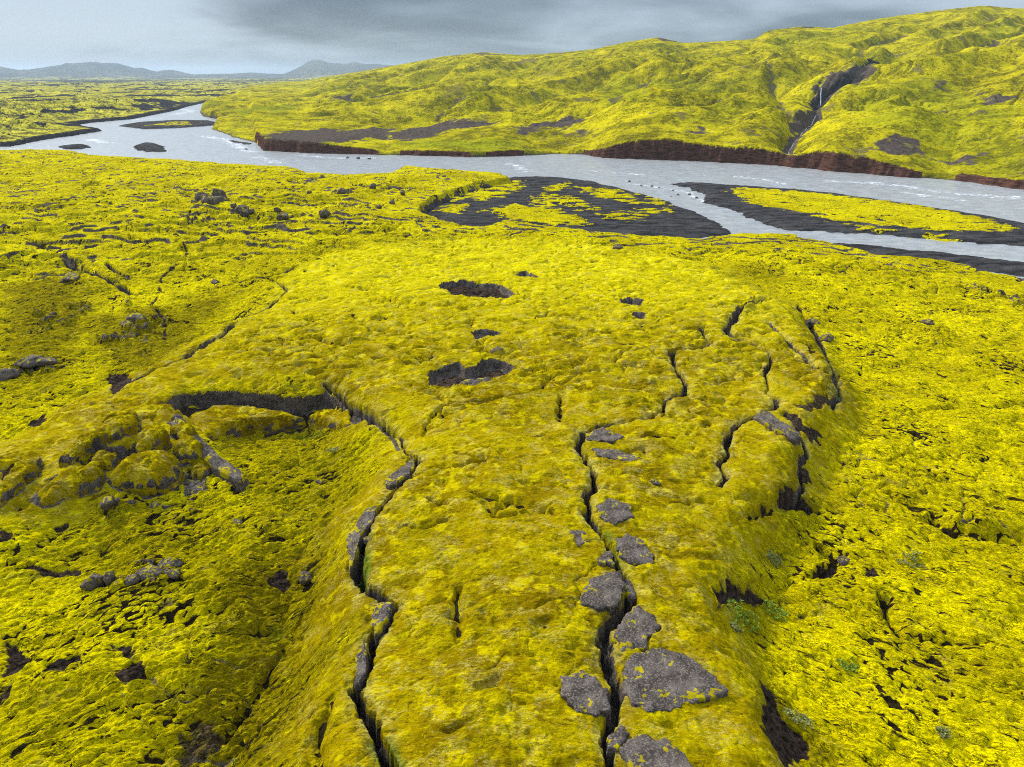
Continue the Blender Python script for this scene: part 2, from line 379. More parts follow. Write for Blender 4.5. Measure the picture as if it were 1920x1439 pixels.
OLIVE = [(G(p), s) for p, s in [  # darker moss tone, partly the shade of turned-away slopes put into the colour
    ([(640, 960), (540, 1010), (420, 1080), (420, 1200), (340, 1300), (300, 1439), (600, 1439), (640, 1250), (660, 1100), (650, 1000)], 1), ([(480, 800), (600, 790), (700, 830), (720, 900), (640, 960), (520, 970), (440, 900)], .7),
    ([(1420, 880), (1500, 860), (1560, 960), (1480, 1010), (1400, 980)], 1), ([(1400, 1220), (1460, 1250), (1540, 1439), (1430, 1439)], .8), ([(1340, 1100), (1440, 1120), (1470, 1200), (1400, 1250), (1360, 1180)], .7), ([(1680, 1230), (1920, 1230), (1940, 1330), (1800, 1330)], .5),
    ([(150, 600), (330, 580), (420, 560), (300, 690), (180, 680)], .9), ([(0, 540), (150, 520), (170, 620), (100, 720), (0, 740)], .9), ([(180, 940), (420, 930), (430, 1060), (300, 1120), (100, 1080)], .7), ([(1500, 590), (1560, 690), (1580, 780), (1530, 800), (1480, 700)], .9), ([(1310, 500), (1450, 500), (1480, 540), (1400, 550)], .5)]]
PATH = G([(310, 425), (318, 432), (326, 444), (344, 463), (352, 478), (350, 490), (332, 505), (302, 524), (299, 540), (301, 552), (283, 574), (300, 590), (308, 606), (308, 640)])
# rocky ground (thin moss on broken lava)
ROCKY = [(G(p), s) for p, s in [
    ([(300, 375), (400, 365), (460, 395), (540, 400), (530, 420), (420, 420), (330, 400)], .8), ([(600, 360), (700, 355), (830, 365), (790, 400), (680, 400), (610, 420), (580, 390)], .9),
    ([(160, 1090), (260, 1050), (350, 1050), (330, 1100), (200, 1115)], .8), ([(30, 680), (105, 680), (110, 700), (40, 705)], .9), ([(180, 640), (290, 600), (300, 625), (200, 655)], .8), ([(60, 590), (160, 560), (180, 590), (80, 630)], .7), ([(230, 560), (330, 600), (290, 640), (230, 610)], .6), ([(380, 970), (480, 960), (460, 1000), (400, 1010)], .5), ([(230, 1400), (300, 1420), (290, 1439), (220, 1439)], .4),
    ([(590, 755), (650, 740), (640, 780), (600, 790)], .9), ([(1780, 520), (1930, 560), (1930, 580), (1830, 555)], .8), ([(1600, 470), (1720, 485), (1740, 510), (1640, 490)], .6),
    ([(190, 940), (330, 935), (440, 925), (350, 970), (200, 985)], .65), ([(690, 960), (715, 960), (650, 1070), (650, 1020)], .5), ([(1090, 990), (1075, 1020), (1110, 1030), (1125, 1005)], .3), ([(1640, 620), (1760, 600), (1800, 640), (1680, 680)], .35),
    ([(890, 650), (915, 635), (960, 655), (965, 672), (905, 670)], .7), ([(1390, 560), (1440, 558), (1430, 575), (1395, 590)], .6)]]

# the hill's gullies, bare patches and the ravine
RAVINE = HG([(1640, 108), (1600, 135), (1560, 155), (1540, 172), (1533, 192), (1508, 215), (1490, 240), (1486, 256), (1500, 268)])
GULLIES = [(RAVINE, 11.0, 7.0),
           (HG([(1010, 125), (960, 140), (900, 160), (850, 190), (820, 212)]), 11, 4.5), (HG([(1260, 135), (1200, 160), (1150, 190), (1110, 215)]), 14, 4),
           (HG([(1420, 110), (1450, 150), (1465, 185), (1490, 215)]), 9, 3.5), (HG([(800, 160), (740, 172), (690, 178)]), 8, 2.5), (HG([(1700, 60), (1640, 80), (1560, 110)]), 14, 4),
           (HG([(1920, 60), (1840, 85), (1780, 100)]), 16, 5), (HG([(760, 215), (700, 208), (620, 212), (540, 222)]), 6, 2.5), (HG([(720, 185), (660, 190), (600, 196)]), 6, 2)]
HSOIL = [(HG(p), s) for p, s in [
    ([(1590, 125), (1640, 108), (1640, 125), (1610, 150), (1570, 165), (1540, 185), (1520, 180), (1535, 160)], 1.0), ([(500, 255), (540, 246), (610, 243), (700, 240), (745, 245), (720, 262), (650, 268), (560, 268), (500, 262)], .95),
    ([(730, 262), (790, 240), (860, 230), (940, 230), (900, 242), (820, 250), (770, 265)], .9), ([(965, 245), (1010, 230), (1070, 220), (1105, 218), (1090, 230), (1030, 240), (985, 255)], .9),
    ([(1630, 265), (1680, 250), (1715, 262), (1720, 285), (1680, 295), (1630, 285)], .75), ([(1760, 305), (1800, 292), (1850, 288), (1820, 305), (1780, 312)], .9), ([(1845, 195), (1870, 180), (1900, 182), (1880, 195)], .9), ([(1820, 175), (1845, 172), (1855, 182), (1835, 185)], .8),
    ([(1225, 72), (1245, 69), (1275, 78), (1240, 78)], .7), ([(1430, 60), (1460, 56), (1420, 75)], .6), ([(880, 100), (920, 97), (975, 103), (900, 106)], .6), ([(1490, 50), (1520, 47), (1530, 51), (1500, 53)], .9),
    ([(1280, 150), (1340, 135), (1350, 145), (1300, 165)], .35), ([(820, 175), (870, 150), (880, 160), (840, 190)], .45), ([(1000, 140), (1040, 130), (1060, 145), (1020, 150)], .4),
    ([(1040, 250), (1100, 242), (1130, 250), (1080, 258)], .6), ([(1290, 248), (1320, 244), (1322, 250), (1295, 252)], .8), ([(620, 182), (668, 178), (660, 186), (630, 188)], .8), ([(930, 115), (1000, 108), (1010, 114), (950, 122)], .5),
    ([(1740, 165), (1770, 158), (1766, 168), (1744, 170)], .7), ([(1640, 150), (1690, 145), (1680, 152), (1650, 156)], .4), ([(1480, 205), (1500, 190), (1530, 185), (1530, 200), (1500, 215)], .8), ([(1380, 140), (1420, 120), (1440, 130), (1400, 150)], .3)]]
HGREEN = [(HG(p), s) for p, s in [([(740, 272), (800, 262), (900, 265), (990, 268), (980, 282), (900, 284), (780, 280)], 1), ([(420, 205), (480, 200), (560, 200), (540, 215), (440, 218)], .9),
    ([(1120, 160), (1180, 140), (1240, 150), (1200, 190), (1130, 200)], .7), ([(1600, 190), (1700, 150), (1800, 165), (1900, 200), (1900, 270), (1740, 270), (1620, 240)], .6), ([(1820, 60), (1880, 40), (1920, 60), (1850, 80)], .6), ([(860, 170), (920, 150), (960, 160), (900, 190)], .6), ([(1820, 318), (1860, 305), (1930, 312), (1930, 335)], .5), ([(1480, 60), (1440, 80), (1500, 95), (1540, 80)], .5)]]

# traced outlines of the separate slabs and blocks
BEDS = {k: G(p) for k, p in {
    's1': [(1088, 1115), (1105, 1090), (1140, 1072), (1165, 1075), (1170, 1105), (1160, 1135), (1125, 1143), (1090, 1130)], 's2': [(1155, 1010), (1175, 1002), (1205, 1015), (1224, 1040), (1222, 1060), (1180, 1055), (1158, 1035)],
    's3': [(1115, 945), (1140, 935), (1180, 948), (1186, 970), (1150, 985), (1122, 970)], 's4': [(1147, 1205), (1162, 1165), (1195, 1140), (1225, 1155), (1238, 1180), (1215, 1195), (1210, 1222), (1165, 1226)],
    's5': [(1165, 1255), (1185, 1228), (1240, 1215), (1300, 1240), (1365, 1300), (1340, 1310), (1285, 1322), (1235, 1340), (1192, 1325), (1168, 1290)], 's6': [(1050, 1270), (1085, 1258), (1115, 1270), (1145, 1295), (1143, 1335), (1115, 1345), (1080, 1330), (1055, 1310)],
    's7': [(1165, 1405), (1190, 1380), (1240, 1385), (1290, 1425), (1310, 1475), (1180, 1475)], 's8': [(1160, 1080), (1180, 1078), (1197, 1105), (1187, 1120), (1172, 1102)], 's9': [(1140, 1375), (1165, 1358), (1182, 1375), (1162, 1407), (1142, 1402)],
    's10': [(1098, 814), (1130, 803), (1170, 819), (1150, 828), (1104, 826)], 's11': [(1110, 842), (1160, 845), (1205, 861), (1180, 867), (1120, 855)], 's12': [(1060, 998), (1095, 996), (1103, 1015), (1085, 1025)],
    's13': [(1412, 783), (1440, 773), (1465, 793), (1502, 830), (1485, 833), (1450, 808)], 's14': [(1118, 1047), (1145, 1032), (1152, 1060), (1130, 1057)],
    'l1': [(693, 1162), (712, 1130), (734, 1133), (728, 1165), (705, 1192)], 'l2': [(722, 905), (748, 880), (776, 858), (774, 878), (748, 903), (728, 918)], 'l3': [(652, 1015), (688, 955), (706, 945), (700, 972), (672, 1010), (662, 1060), (655, 1075)], 'l4': [(668, 1235), (683, 1208), (687, 1225), (684, 1260), (666, 1285)],
    'b1': [(60, 940), (110, 895), (190, 875), (200, 900), (185, 920), (120, 940), (80, 955)], 'b2': [(205, 905), (235, 865), (280, 850), (330, 870), (345, 895), (335, 920), (270, 930), (215, 918)],
    'b3': [(255, 845), (275, 815), (300, 812), (320, 835), (300, 850), (262, 860)], 'b4': [(328, 850), (340, 825), (365, 835), (388, 860), (380, 870), (340, 868)], 'b5': [(170, 872), (185, 852), (210, 850), (222, 868), (205, 880), (175, 882)],
    'b6': [(355, 880), (385, 870), (400, 885), (390, 897), (360, 898)], 'b7': [(318, 815), (335, 805), (365, 815), (370, 828), (340, 830)], 'b8': [(-15, 935), (35, 875), (80, 860), (70, 890), (25, 930), (-5, 955)],
    'b9': [(112, 870), (150, 835), (200, 815), (207, 828), (165, 850), (130, 876)], 'b10': [(180, 815), (215, 788), (255, 783), (262, 803), (215, 825), (187, 830)], 'k1': [(318, 792), (335, 783), (395, 850), (462, 905), (455, 920), (405, 895), (350, 830)],
    'k2': [(345, 905), (385, 900), (387, 925), (348, 932)], 'm1': [(340, 780), (352, 752), (395, 741), (470, 742), (535, 755), (572, 768), (520, 778), (450, 790), (405, 802), (358, 797)], 'm2': [(575, 768), (598, 750), (628, 744), (655, 757), (660, 780), (615, 782)],
    'm3': [(596, 774), (612, 772), (612, 785), (598, 787)], 'h2': [(832, 712), (860, 695), (900, 690), (945, 692), (935, 704), (890, 714)],
}.items()}

def masked_dist(x, y, P, Wd, reach):
    m = (x > P[:, 0].min() - reach) & (x < P[:, 0].max() + reach) & (y > P[:, 1].min() - reach) & (y < P[:, 1].max() + reach)
    return m

# ------------------------------------------------------------------ the whole terrain
def terrain(x, y, detail=True):
    """height and ground-cover masks for any ground point"""
    r = np.hypot(x, y); a = np.arctan2(x, y)
    s = np.where(r < 300, .0017 * r, np.where(r < 900, .0030 * r, .008 * r)).astype(F32) / max(Q, .3)
    def lod(wl):
        return sstep(1.6, 3.6, wl / s)
    n = x.shape
    rock = np.zeros(n); soil = np.zeros(n); red = np.zeros(n); rough = np.ones(n); green = np.zeros(n); gravel = np.zeros(n); gap = np.zeros(n); zone = np.zeros(n); pale = np.zeros(n); olive = np.zeros(n)
    near = r < np.interp(a, MID_A, MID_R)
    # hill side or lava side beyond the river
    hl = np.interp(y, HILL_LINE[:, 1], HILL_LINE[:, 0])
    hillm = (~near) & (x > hl - 10)
    lavam = (~near) & (~hillm)
    z = np.zeros(n)
    wx = perlin(x / 1.7, y / 1.7, 41); wy = perlin(x / 1.7 + 31, y / 1.7, 42)
    ww = perlin(x / .45, y / .45, 43); wv = perlin(x / .45, y / .45 + 17, 44)
    fine = lod(1.2)
    # ---- near side
    i = np.where(near)[0]
    if i.size:
        X, Y, R = x[i], y[i], r[i]
        z0, wall, sd = macro(X, Y)
        L = lambda w: lod(w)[i]
        pm1 = perlin(X / 5 + 2, Y / 4, 50)
        sm = sstep(-3.4, .8, sd + .8 * wx[i] + 2.2 * pm1)
        sm = sm * (.72 + .28 * sstep(-.35, .15, perlin(X / 3.2, Y / 2.4, 49) + .5 * ww[i])) * (1 - .45 * sstep(62, 92, R) * sstep(-.2, .3, pm1))                            # 1 on the smooth ridge top
        sm = sm * (1 - .9 * sstep(.35, .7, wall))
        rg = 1 - sm
        far_hum = sstep(85, 130, R)
        zz = z0.copy()
        # soft cushions on the ridge
        zz += sm * L(3.0) * .22 * perlin(X / 2.6, Y / 2.6, 51)
        zz += sm * L(1.2) * .10 * perlin(X / 1.05 + .4 * wx[i], Y / .8, 52)
        zz += sm * L(.5) * .045 * perlin(X / .5 + .3 * ww[i], Y / .32, 53)
        zz += sm * L(.25) * .022 * perlin(X / .24, Y / .15 + .3 * ww[i], 54)
        # overlapping pillows with creases between them
        crm = sstep(-.12, .30, perlin(X / 6, Y / 5, 56) + .4 * sstep(45, 70, R)) * sm * (.45 + .55 * sstep(36, 58, R))
        a1, a2, aid = worley(X / 3.1 + .22 * wx[i] + .05 * ww[i], Y / 1.9 + .30 * wy[i] + .05 * wv[i], 55)
        pw = np.clip((a2 - a1) / .50, 0, 1)
        zz += crm * L(1.2) * (.20 + .46 * aid) * (np.sqrt(pw) - .8)
        gp = crm * sstep(.10 + .08 * sstep(50, 75, R), .0, pw) * sstep(.40 - .12 * sstep(50, 75, R), .7, aid + .5 * wx[i]) * L(.8)  # dark soil colour in some crease cores, painted in for their shadow
        b1, b2_, bid = worley(X / 1.25 + .25 * wx[i], Y / .75 + .3 * wx[i], 57)
        pm2 = sstep(.0, .35, perlin(X / 3.4, Y / 2.6, 59)) * sm * (.5 + .5 * sstep(36, 58, R))
        zz += pm2 * L(.8) * .22 * (np.sqrt(np.clip((b2_ - b1) / .5, 0, 1)) - .75) * (.4 + bid)
        p1, p2, pid = worley(X / 3.3 + .22 * wx[i], Y / 2.0 + .35 * wx[i], 58)
        pit = sm * (pid > .74) * L(.6) * gauss(p1 + .06 * ww[i], .12)
        zz -= .42 * pit
        gp = np.maximum(gp, .9 * sstep(.6, .95, pit + .2 * ww[i]))

        # broken, clumpy moss round about
        YF = Y + .62 * np.sqrt(X * X + 30.0)
        k1 = perlin(X / 4.2, Y / 3.4, 61); k2 = perlin(X / 1.6 + .4 * wx[i], Y / 1.2, 62)
        zz += rg * (.38 * L(4) * k1 + .20 * L(1.6) * k2)
        f1, f2, cid = worley(X / .80 + .35 * ww[i], YF / .46 + .35 * wv[i], 63)
        cl = np.clip(1 - f1 * 1.25, 0, 1)
        zz += rg * L(.6) * .30 * (np.sqrt(cl) - .5) * (.6 + .8 * cid)
        g1, g2, gid = worley(X / .36 + .3 * ww[i], YF / .21, 64)
        zz += (rg + .25 * sm) * L(.3) * .13 * (np.sqrt(np.clip(1 - g1 * 1.2, 0, 1)) - .5) * (.5 + gid)
        zz += (rg + .4 * sm) * L(.16) * .035 * perlin(X / .16, YF / .11, 65)
        patch = perlin(X / 5.5 + 4, Y / 4.2, 66) + .5 * perlin(X / 1.9, Y / 1.5, 67)
        gp0 = gp
        gp = sstep(.61, .80, f1 - .10 + .26 * patch + .12 * ww[i]) * rg
        gp = np.maximum(np.maximum(gp, gp0), rg * sstep(.66, .86, g1 + .30 * patch - .04) * .9)
        # lava crevices of the rougher plain
        cv = np.abs(perlin(X / 7.5 + .25 * wx[i], Y / 5.0 + .25 * wy[i], 71) + .35 * perlin(X / 2.2, Y / 1.6, 72))
        cvm = rg * sstep(-.10, .35, perlin(X / 17 + 8, Y / 14, 73)) * (.5 + .5 * far_hum)
        c = gauss(cv, .055) * cvm
        zz -= (.45 + .75 * far_hum) * c * L(1.5)
        # low broken ledges farther off
        t1 = perlin(X / 16 + .3 * wx[i] * .5, Y / 9, 74) + .3 * perlin(X / 5, Y / 3.6, 75)
        lw = .03 + .05 * sstep(100, 200, R)
        led = sstep(-lw, lw, t1) + sstep(.3 - lw, .3 + lw, t1) + sstep(-.33 - lw, -.33 + lw, t1)
        zz += far_hum * rg * .62 * (led - 1.2) * (1 - .65 * sstep(150, 200, R))
        edge = (gauss(t1, .045) + gauss(t1 - .3, .045) + gauss(t1 + .33, .045)) * far_hum * sstep(-.35, .15, perlin(X / 11, Y / 11, 76) + .5 * perlin(X / 2.5, Y / 2, 77))
        rk = np.clip(np.maximum(c * 1.1, .85 * edge * rg), 0, 1)
        so = np.zeros(i.size); gr = np.zeros(i.size); pl = np.zeros(i.size); ol = np.zeros(i.size)
        # rubble
        for P, st in ROCKY:
            d = sdf(X, Y, P, 4)
            mk = sstep(-.6, .8, d + .8 * wx[i] + .4 * ww[i]) * st
            q1, q2, qid = worley(X / 1.25 + .3 * wx[i], Y / 1.0, 81)
            blk = sstep(.10, .24, q2 - q1) * (qid > .45)
            sc = np.clip(R / 60, .6, 2.2)
            mk = mk * (1 - .55 * sstep(95, 130, R))
            zz += mk * (1 - .8 * sstep(90, 125, R)) * (.42 * sc * blk * (.4 + qid) + .12 * sc * k2)
            rk = np.maximum(rk, mk * np.clip(blk * 1.2 * (.5 + .5 * ww[i]) + .35 * sstep(.1, .4, k2), 0, 1))
        # soil wear
        for P, st in SOIL:
            d = sdf(X, Y, P, 3)
            mk = sstep(-.12, .22, d + .35 * wx[i] + .22 * ww[i]) * min(1, st + .15)
            zz -= .18 * mk
            so = np.maximum(so, mk)
        # hollows the separate slabs and blocks sit in
        for key, P in BEDS.items():
            d = sdf(X, Y, P, 1.5)
            mk = sstep(-.05, .38, d + .34 * wx[i] + .26 * ww[i])
            zz += mk * (z0 - .16 - zz) * (key[0] in 'sl') - .10 * mk * (key[0] in 'bk')
            if key[0] in 'bk': rk = np.maximum(rk, .62 * sstep(-.45, -.02, d + .2 * wx[i]))
        # sunken basin
        rimn = 1 + .06 * wx[i]
        zz -= 1.45 * wall * rimn
        db, _, _ = seg_dist(X, Y, BASIN_EDGE)
        bz = gauss(db, .34) * sstep(-.2, .2, wall)
        rk = np.maximum(rk, sstep(.04, .15, wall) * (1 - sstep(.80, .97, wall)) * (db < .7) * sstep(.15, .5, wall + .4 * (db < .45)))
        so = np.maximum(so, .85 * sstep(.5, .9, wall) * sstep(.45, .75, gauss(db - .7, .6) + .45 * wx[i]))
        # holes
        for P, dep, sl in HOLES:
            d = sdf(X, Y, P, 4)
            dd = d + .18 * wx[i] + .10 * ww[i]
            mk = sstep(-.08, .42, dd)
            zz -= dep * mk * (.85 + .22 * perlin(X / .9, Y / .9, 83))
            zz -= .16 * gauss(np.minimum(dd, 0), .45) * (dd < 0)
            rk = np.maximum(rk, sstep(.03, .25, mk) * (1 - sstep(.42, .75, dd) * sl) * (dep > .7))
            so = np.maximum(so, sl * (sstep(.42, .7, dd) if dep > .7 else .8 * sstep(-.1, .3, dd + .3 * ww[i])))
        # joints, then cracks
        fq = perlin(X / .16, Y / .16, 91) * L(.16)
        for cset in (JOINTS, CRACKS):
            for C in cset:
                P, Wd = C['P'], C['W']
                reach = Wd.max() + 1.6
                m = masked_dist(X, Y, P, Wd, reach + 1)
                if not m.any(): continue
                j = np.where(m)[0]
                xx = X[j] + .17 * wx[i][j] + .13 * ww[i][j]; yy = Y[j] + .17 * wy[i][j] + .13 * wv[i][j]
                d, w, sdd = seg_dist(xx, yy, P, Wd, want_side=True)
                w = w * (.86 + .45 * perlin(X[j] / 1.9, Y[j] / 1.9, 92))
                endf = np.clip(w / (Wd.max() * .3), 0, 1)
                if C.get('joint'):
                    prof = gauss(d, np.maximum(w * 1.6, .09))
                    zz[j] -= C['depth'] * prof * (.70 + .45 * wx[i][j]) * 1.5
                    gp[j] = np.maximum(gp[j], .95 * sstep(.62, .92, prof) * sstep(-.35, .15, ww[i][j] + .5 * wx[i][j]) * min(1, C['depth'] * 2.2)); rk[j] = np.maximum(rk[j], .7 * sstep(.9, 1.0, prof) * sstep(.3, .6, wx[i][j]))
                else:
                    core = 1 - sstep(w * .70 - .02, w * 1.30 + .05, d + .06 * fq[j])
                    shoulder = gauss(np.clip(d - w, 0, 9), .35)
                    v1, v2, vid = worley(X[j] / .55, Y[j] / .55, 93)
                    zz[j] -= C['depth'] * endf * core * (.80 + .3 * wx[i][j] - .40 * sstep(.05, .25, v2 - v1) * (vid > .55) * sstep(-.2, .3, wy[i][j])) + .17 * endf * shoulder
                    rk[j] = np.maximum(rk[j], endf * sstep(.05, .4, core))
                    pl[j] = np.maximum(pl[j], endf * shoulder * (core < .3) * sm[j])
                    # moss has drawn back a little from one lip
                    rk[j] = np.maximum(rk[j], endf * .9 * (1 - sstep(w * 1.2, w * 1.2 + .22, d + .10 * ww[i][j])) * (sdd < 0) * sstep(-.15, .25, wx[i][j]))
        for P, st in GREEN:
            d = sdf(X, Y, P, 3)
            gr = np.maximum(gr, st * sstep(-.3, .5, d + .5 * wx[i]))
        rk *= (1 - .55 * gr)
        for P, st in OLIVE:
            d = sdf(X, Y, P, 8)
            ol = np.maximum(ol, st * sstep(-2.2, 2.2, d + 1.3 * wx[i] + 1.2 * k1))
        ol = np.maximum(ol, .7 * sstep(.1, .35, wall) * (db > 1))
        dpt, _, _ = seg_dist(X, Y, PATH) if i.size else (0, 0, 0)
        pm = gauss(dpt + .15 * wx[i], .30) * sstep(-.6, .1, wy[i])
        zz -= .15 * pm; so = np.maximum(so, .8 * pm)
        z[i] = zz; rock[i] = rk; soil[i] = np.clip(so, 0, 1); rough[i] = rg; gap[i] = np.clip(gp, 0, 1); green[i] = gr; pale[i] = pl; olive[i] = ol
    # ---- lava field beyond the river
    i = np.where(lavam)[0]
    if i.size:
        X, Y, R = x[i], y[i], r[i]
        L = lambda w: lod(w)[i]
        zz = .6 + 1.0 * perlin(X / 90, Y / 90, 101) + .7 * perlin(X / 30, Y / 30, 102)
        b1 = 1 - np.abs(perlin(X / 15, Y / 13, 103)) * 2
        b2 = 1 - np.abs(perlin(X / 6.5 + .3 * wx[i], Y / 5.5, 104)) * 2
        b3 = perlin(X / 44, Y / 60, 106)
        zz += L(13) * 1.9 * b1 + L(6) * 1.1 * b2 + L(3) * .3 * perlin(X / 3, Y / 3, 105) + 1.6 * sstep(.05, .2, b3 + .2 * b1)
        zz += sstep(900, 2500, R) * (3.0 * perlin(X / 160, Y / 260, 107) + 4.0 * np.clip(perlin(X / 500, Y / 700, 108), 0, 1))
        cc = gauss(perlin(X / 12 + .2 * wx[i], Y / 10, 109) + .3 * perlin(X / 4, Y / 4, 110), .09)
        zz -= 1.3 * cc * L(5)
        rk = np.clip(cc * 1.0 * sstep(-.2, .2, perlin(X / 40, Y / 40, 111)) + .75 * sstep(.05, .35, perlin(X / 60, Y / 100, 112) + .5 * perlin(X / 14, Y / 18, 113)), 0, 1)
        rk = np.maximum(rk, sstep(1700, 3200, R) * (.45 + .5 * perlin(X / 300, Y / 600, 114)))
        z[i] = zz + far_mountains(X, Y); rock[i] = rk; zone[i] = 1
        soil[i] = .8 * sstep(6200, 7400, R)
    # ---- the hill
    i = np.where(hillm)[0]
    if i.size:
        X, Y, R = x[i], y[i], r[i]
        L = lambda w: lod(w)[i]
        zz, t = hill_z(X, Y)
        rel = np.clip(t * 12, 0, 1) * (1 - .75 * sstep(.75, 1, t))
        rd = 1 - np.abs(perlin(X / 24 + .1 * wx[i], Y / 24, 121)) * 2
        zz += rel * (L(24) * 1.0 * rd + L(10) * .5 * perlin(X / 10, Y / 10, 122) + L(5) * .35 * perlin(X / 4.5, Y / 4.5, 123) + L(2.5) * .15 * perlin(X / 2, Y / 2, 124))
        so = np.zeros(i.size); rk = np.zeros(i.size); gr = np.zeros(i.size); rdm = np.zeros(i.size)
        w1 = perlin(X / 14, Y / 14, 125); w2 = perlin(X / 5, Y / 5, 126); w3 = perlin(X / 2.2, Y / 2.2, 130)
        for q, (P, wd, dep) in enumerate(GULLIES):
            m = masked_dist(X, Y, P, None, wd * 2.5)
            j = np.where(m)[0]
            if not j.size: continue
            d, _, _ = seg_dist(X[j] + 3 * w1[j], Y[j] + 3 * w1[j], P)
            zz[j] -= dep * np.exp(-np.abs(d / (wd * .55)) ** 1.5)
            if q == 0:
                so[j] = np.maximum(so[j], .9 * sstep(.45, .8, gauss(d, 3.5) + .35 * w2[j])); rk[j] = np.maximum(rk[j], sstep(.45, .8, gauss(d, 7) + .3 * w2[j]) * sstep(360, 400, R[j]))
            else:
                so[j] = np.maximum(so[j], .55 * sstep(.55, .95, gauss(d, wd * .4) + .4 * w2[j]))
        for P, st in HSOIL:
            d = sdf(X, Y, P, 25)
            so = np.maximum(so, sstep(-3.5, 3.5, d + 4.2 * w2 + 3.0 * w1 + 2.4 * w3) * st)
        # scattered worn spots on the slope
        wsp = perlin(X / 32, Y / 26, 127) + .55 * perlin(X / 9, Y / 8, 128) + .3 * w3
        so = np.maximum(so, .50 * sstep(.50, .85, wsp))
        uu = .72 * X + .69 * Y; vv = -.69 * X + .72 * Y
        st1 = np.abs(perlin(uu / 60 + .25 * w1, vv / 13 + .3 * w1, 141)); st2 = np.abs(perlin(uu / 24 + .2 * w2, vv / 6 + .3 * w2, 142))
        sg = sstep(-.05, .35, perlin(X / 70, Y / 60, 143) + .4 * w1)
        so = np.maximum(so, .62 * sg * gauss(st1, .05) * sstep(-.3, .3, w2)); so = np.maximum(so, .58 * sg * gauss(st2, .06) * sstep(-.1, .4, w1))
        zz -= rel * sg * (1.1 * gauss(st1, .10) + .5 * gauss(st2, .12))
        for P, st in HGREEN:
            d = sdf(X, Y, P, 25)
            gr = np.maximum(gr, sstep(-4, 5, d + 4 * w1) * st)
        gr = .6 * gr; gr = np.maximum(gr, .30 * sstep(.1, .5, perlin(X / 60, Y / 60, 129) + .3 * w2))
        rf = np.interp(np.arctan2(X, Y), BK_A, BK_R)
        z[i] = zz; rock[i] = rk; soil[i] = so; green[i] = gr; zone[i] = 2; red[i] = rdm
        z[i] = z[i] + far_mountains(X, Y) * (R > 5000)
        gone = R > 5000
        soil[i] = np.where(gone, .8, soil[i])
    # ---- the river bed cuts through
    sr = np.full(n, -1e3)
    m = (r > 90) & (r < 1500)
    j = np.where(m)[0]
    if j.size:
        xj = x[j] + 1.1 * perlin(x[j] / 6, y[j] / 6, 131) + .5 * wx[j]; yj = y[j] + 1.1 * perlin(x[j] / 6, y[j] / 6, 132) + .5 * wy[j]
        sr[j] = sdf(xj, yj, RIVER, 30)
        hb = hillm[j]
        nj = near[j]; en = sstep(.5, 20, -sr[j])
        z[j] = np.where(nj & (sr[j] < 1), -1.15 + (z[j] + 1.15) * (.25 + .75 * en), z[j])
        lv = lavam[j]; ease = sstep(4, 45, -sr[j])
        z[j] = np.where(lv & (sr[j] < 2), (ZR + 1.7) + (z[j] - ZR - 1.7) * ease, z[j])
        bed = ZR - .7
        # far banks on the hill side stand as earth cliffs, near banks as rough lava lips
        bz = np.interp(a[j], BK_A, BK_Z)
        cut = np.where(hb, sstep(-2.9, -.1, sr[j] + .8 * perlin(x[j] / 6, y[j] / 6, 135)), np.where(near[j], sstep(-1.6, .6, sr[j]), sstep(-3.5, .5, sr[j])))
        zb = z[j]
        z[j] = zb + (bed - zb) * cut
        cliff = (bz - ZR) > 1.6
        face = sstep(.02, .12, cut) * (1 - sstep(.97, 1, cut)) + sstep(.9, 1, cut)
        red[j] = np.maximum(red[j], np.where(hb & cliff, np.clip(face, 0, 1), 0))
        soil[j] = np.maximum(soil[j], np.where(hb & ~cliff, .7 * sstep(.1, .6, cut), 0))
        rock[j] = np.maximum(rock[j], np.where(~hb, sstep(.06, .5, cut + .2 * wx[j] * (cut > .01)), 0))
        rock[j] = np.maximum(rock[j], np.where(lavam[j], .9 * sstep(-3.5 - 9 * sstep(330, 480, r[j]), -1.5, sr[j] + 2.5 * wx[j]), 0))
        g = sstep(.6, 1, cut)
        for P, h in GRAVEL_BARS.values():
            d = sdf(xj, yj, P, 12)
            up = sstep(-1.5, 3.5, d)
            zb2 = ZR - .5 + (h + .5) * up + .10 * wx[j] * up + .05 * ww[j] * up
            use = (d > -1.5) & (z[j] < zb2)
            z[j] = np.where(use, zb2, z[j])
            gv = use * sstep(-1.5, -.5, d)
            gravel[j] = np.maximum(gravel[j], gv)
        gravel[j] = np.maximum(gravel[j], g * ~hb)
        mossy = np.zeros(j.size)
        wA = perlin(x[j] / 9, y[j] / 3.0, 133); wB = perlin(x[j] / 3, y[j] / 1.6, 134)
        for P, st in BAR_MOSS:
            d = sdf(xj, yj, P, 8)
            mk = sstep(-1.6, 1.6, d + 1.6 * wx[j] + 2.2 * wB + .8 * ww[j]) * sstep(.08, .30, st - .47 + .80 * wA + .60 * wB + .25)
            mossy = np.maximum(mossy, mk)
        gravel[j] *= (1 - mossy)
        z[j] += .30 * mossy * (z[j] < 0) * (gravel[j] < 1) * (sr[j] > 0)
        rock[j] *= 1 - mossy
    return z, dict(rock=rock, soil=soil, red=red, rough=rough, green=green, gravel=gravel, gap=gap, zone=zone, pale=pale, olive=olive, river=sr, near=near)

def par(fn, x, y, chunk=120000):
    n = x.size
    cuts = list(range(0, n, chunk)) + [n]
    with ThreadPoolExecutor(4) as ex:
        res = list(ex.map(lambda k: fn(x[cuts[k]:cuts[k + 1]], y[cuts[k]:cuts[k + 1]]), range(len(cuts) - 1)))
    z = np.concatenate([q[0] for q in res])
    return z, {k: np.concatenate([q[1][k] for q in res]) for k in res[0][1]}

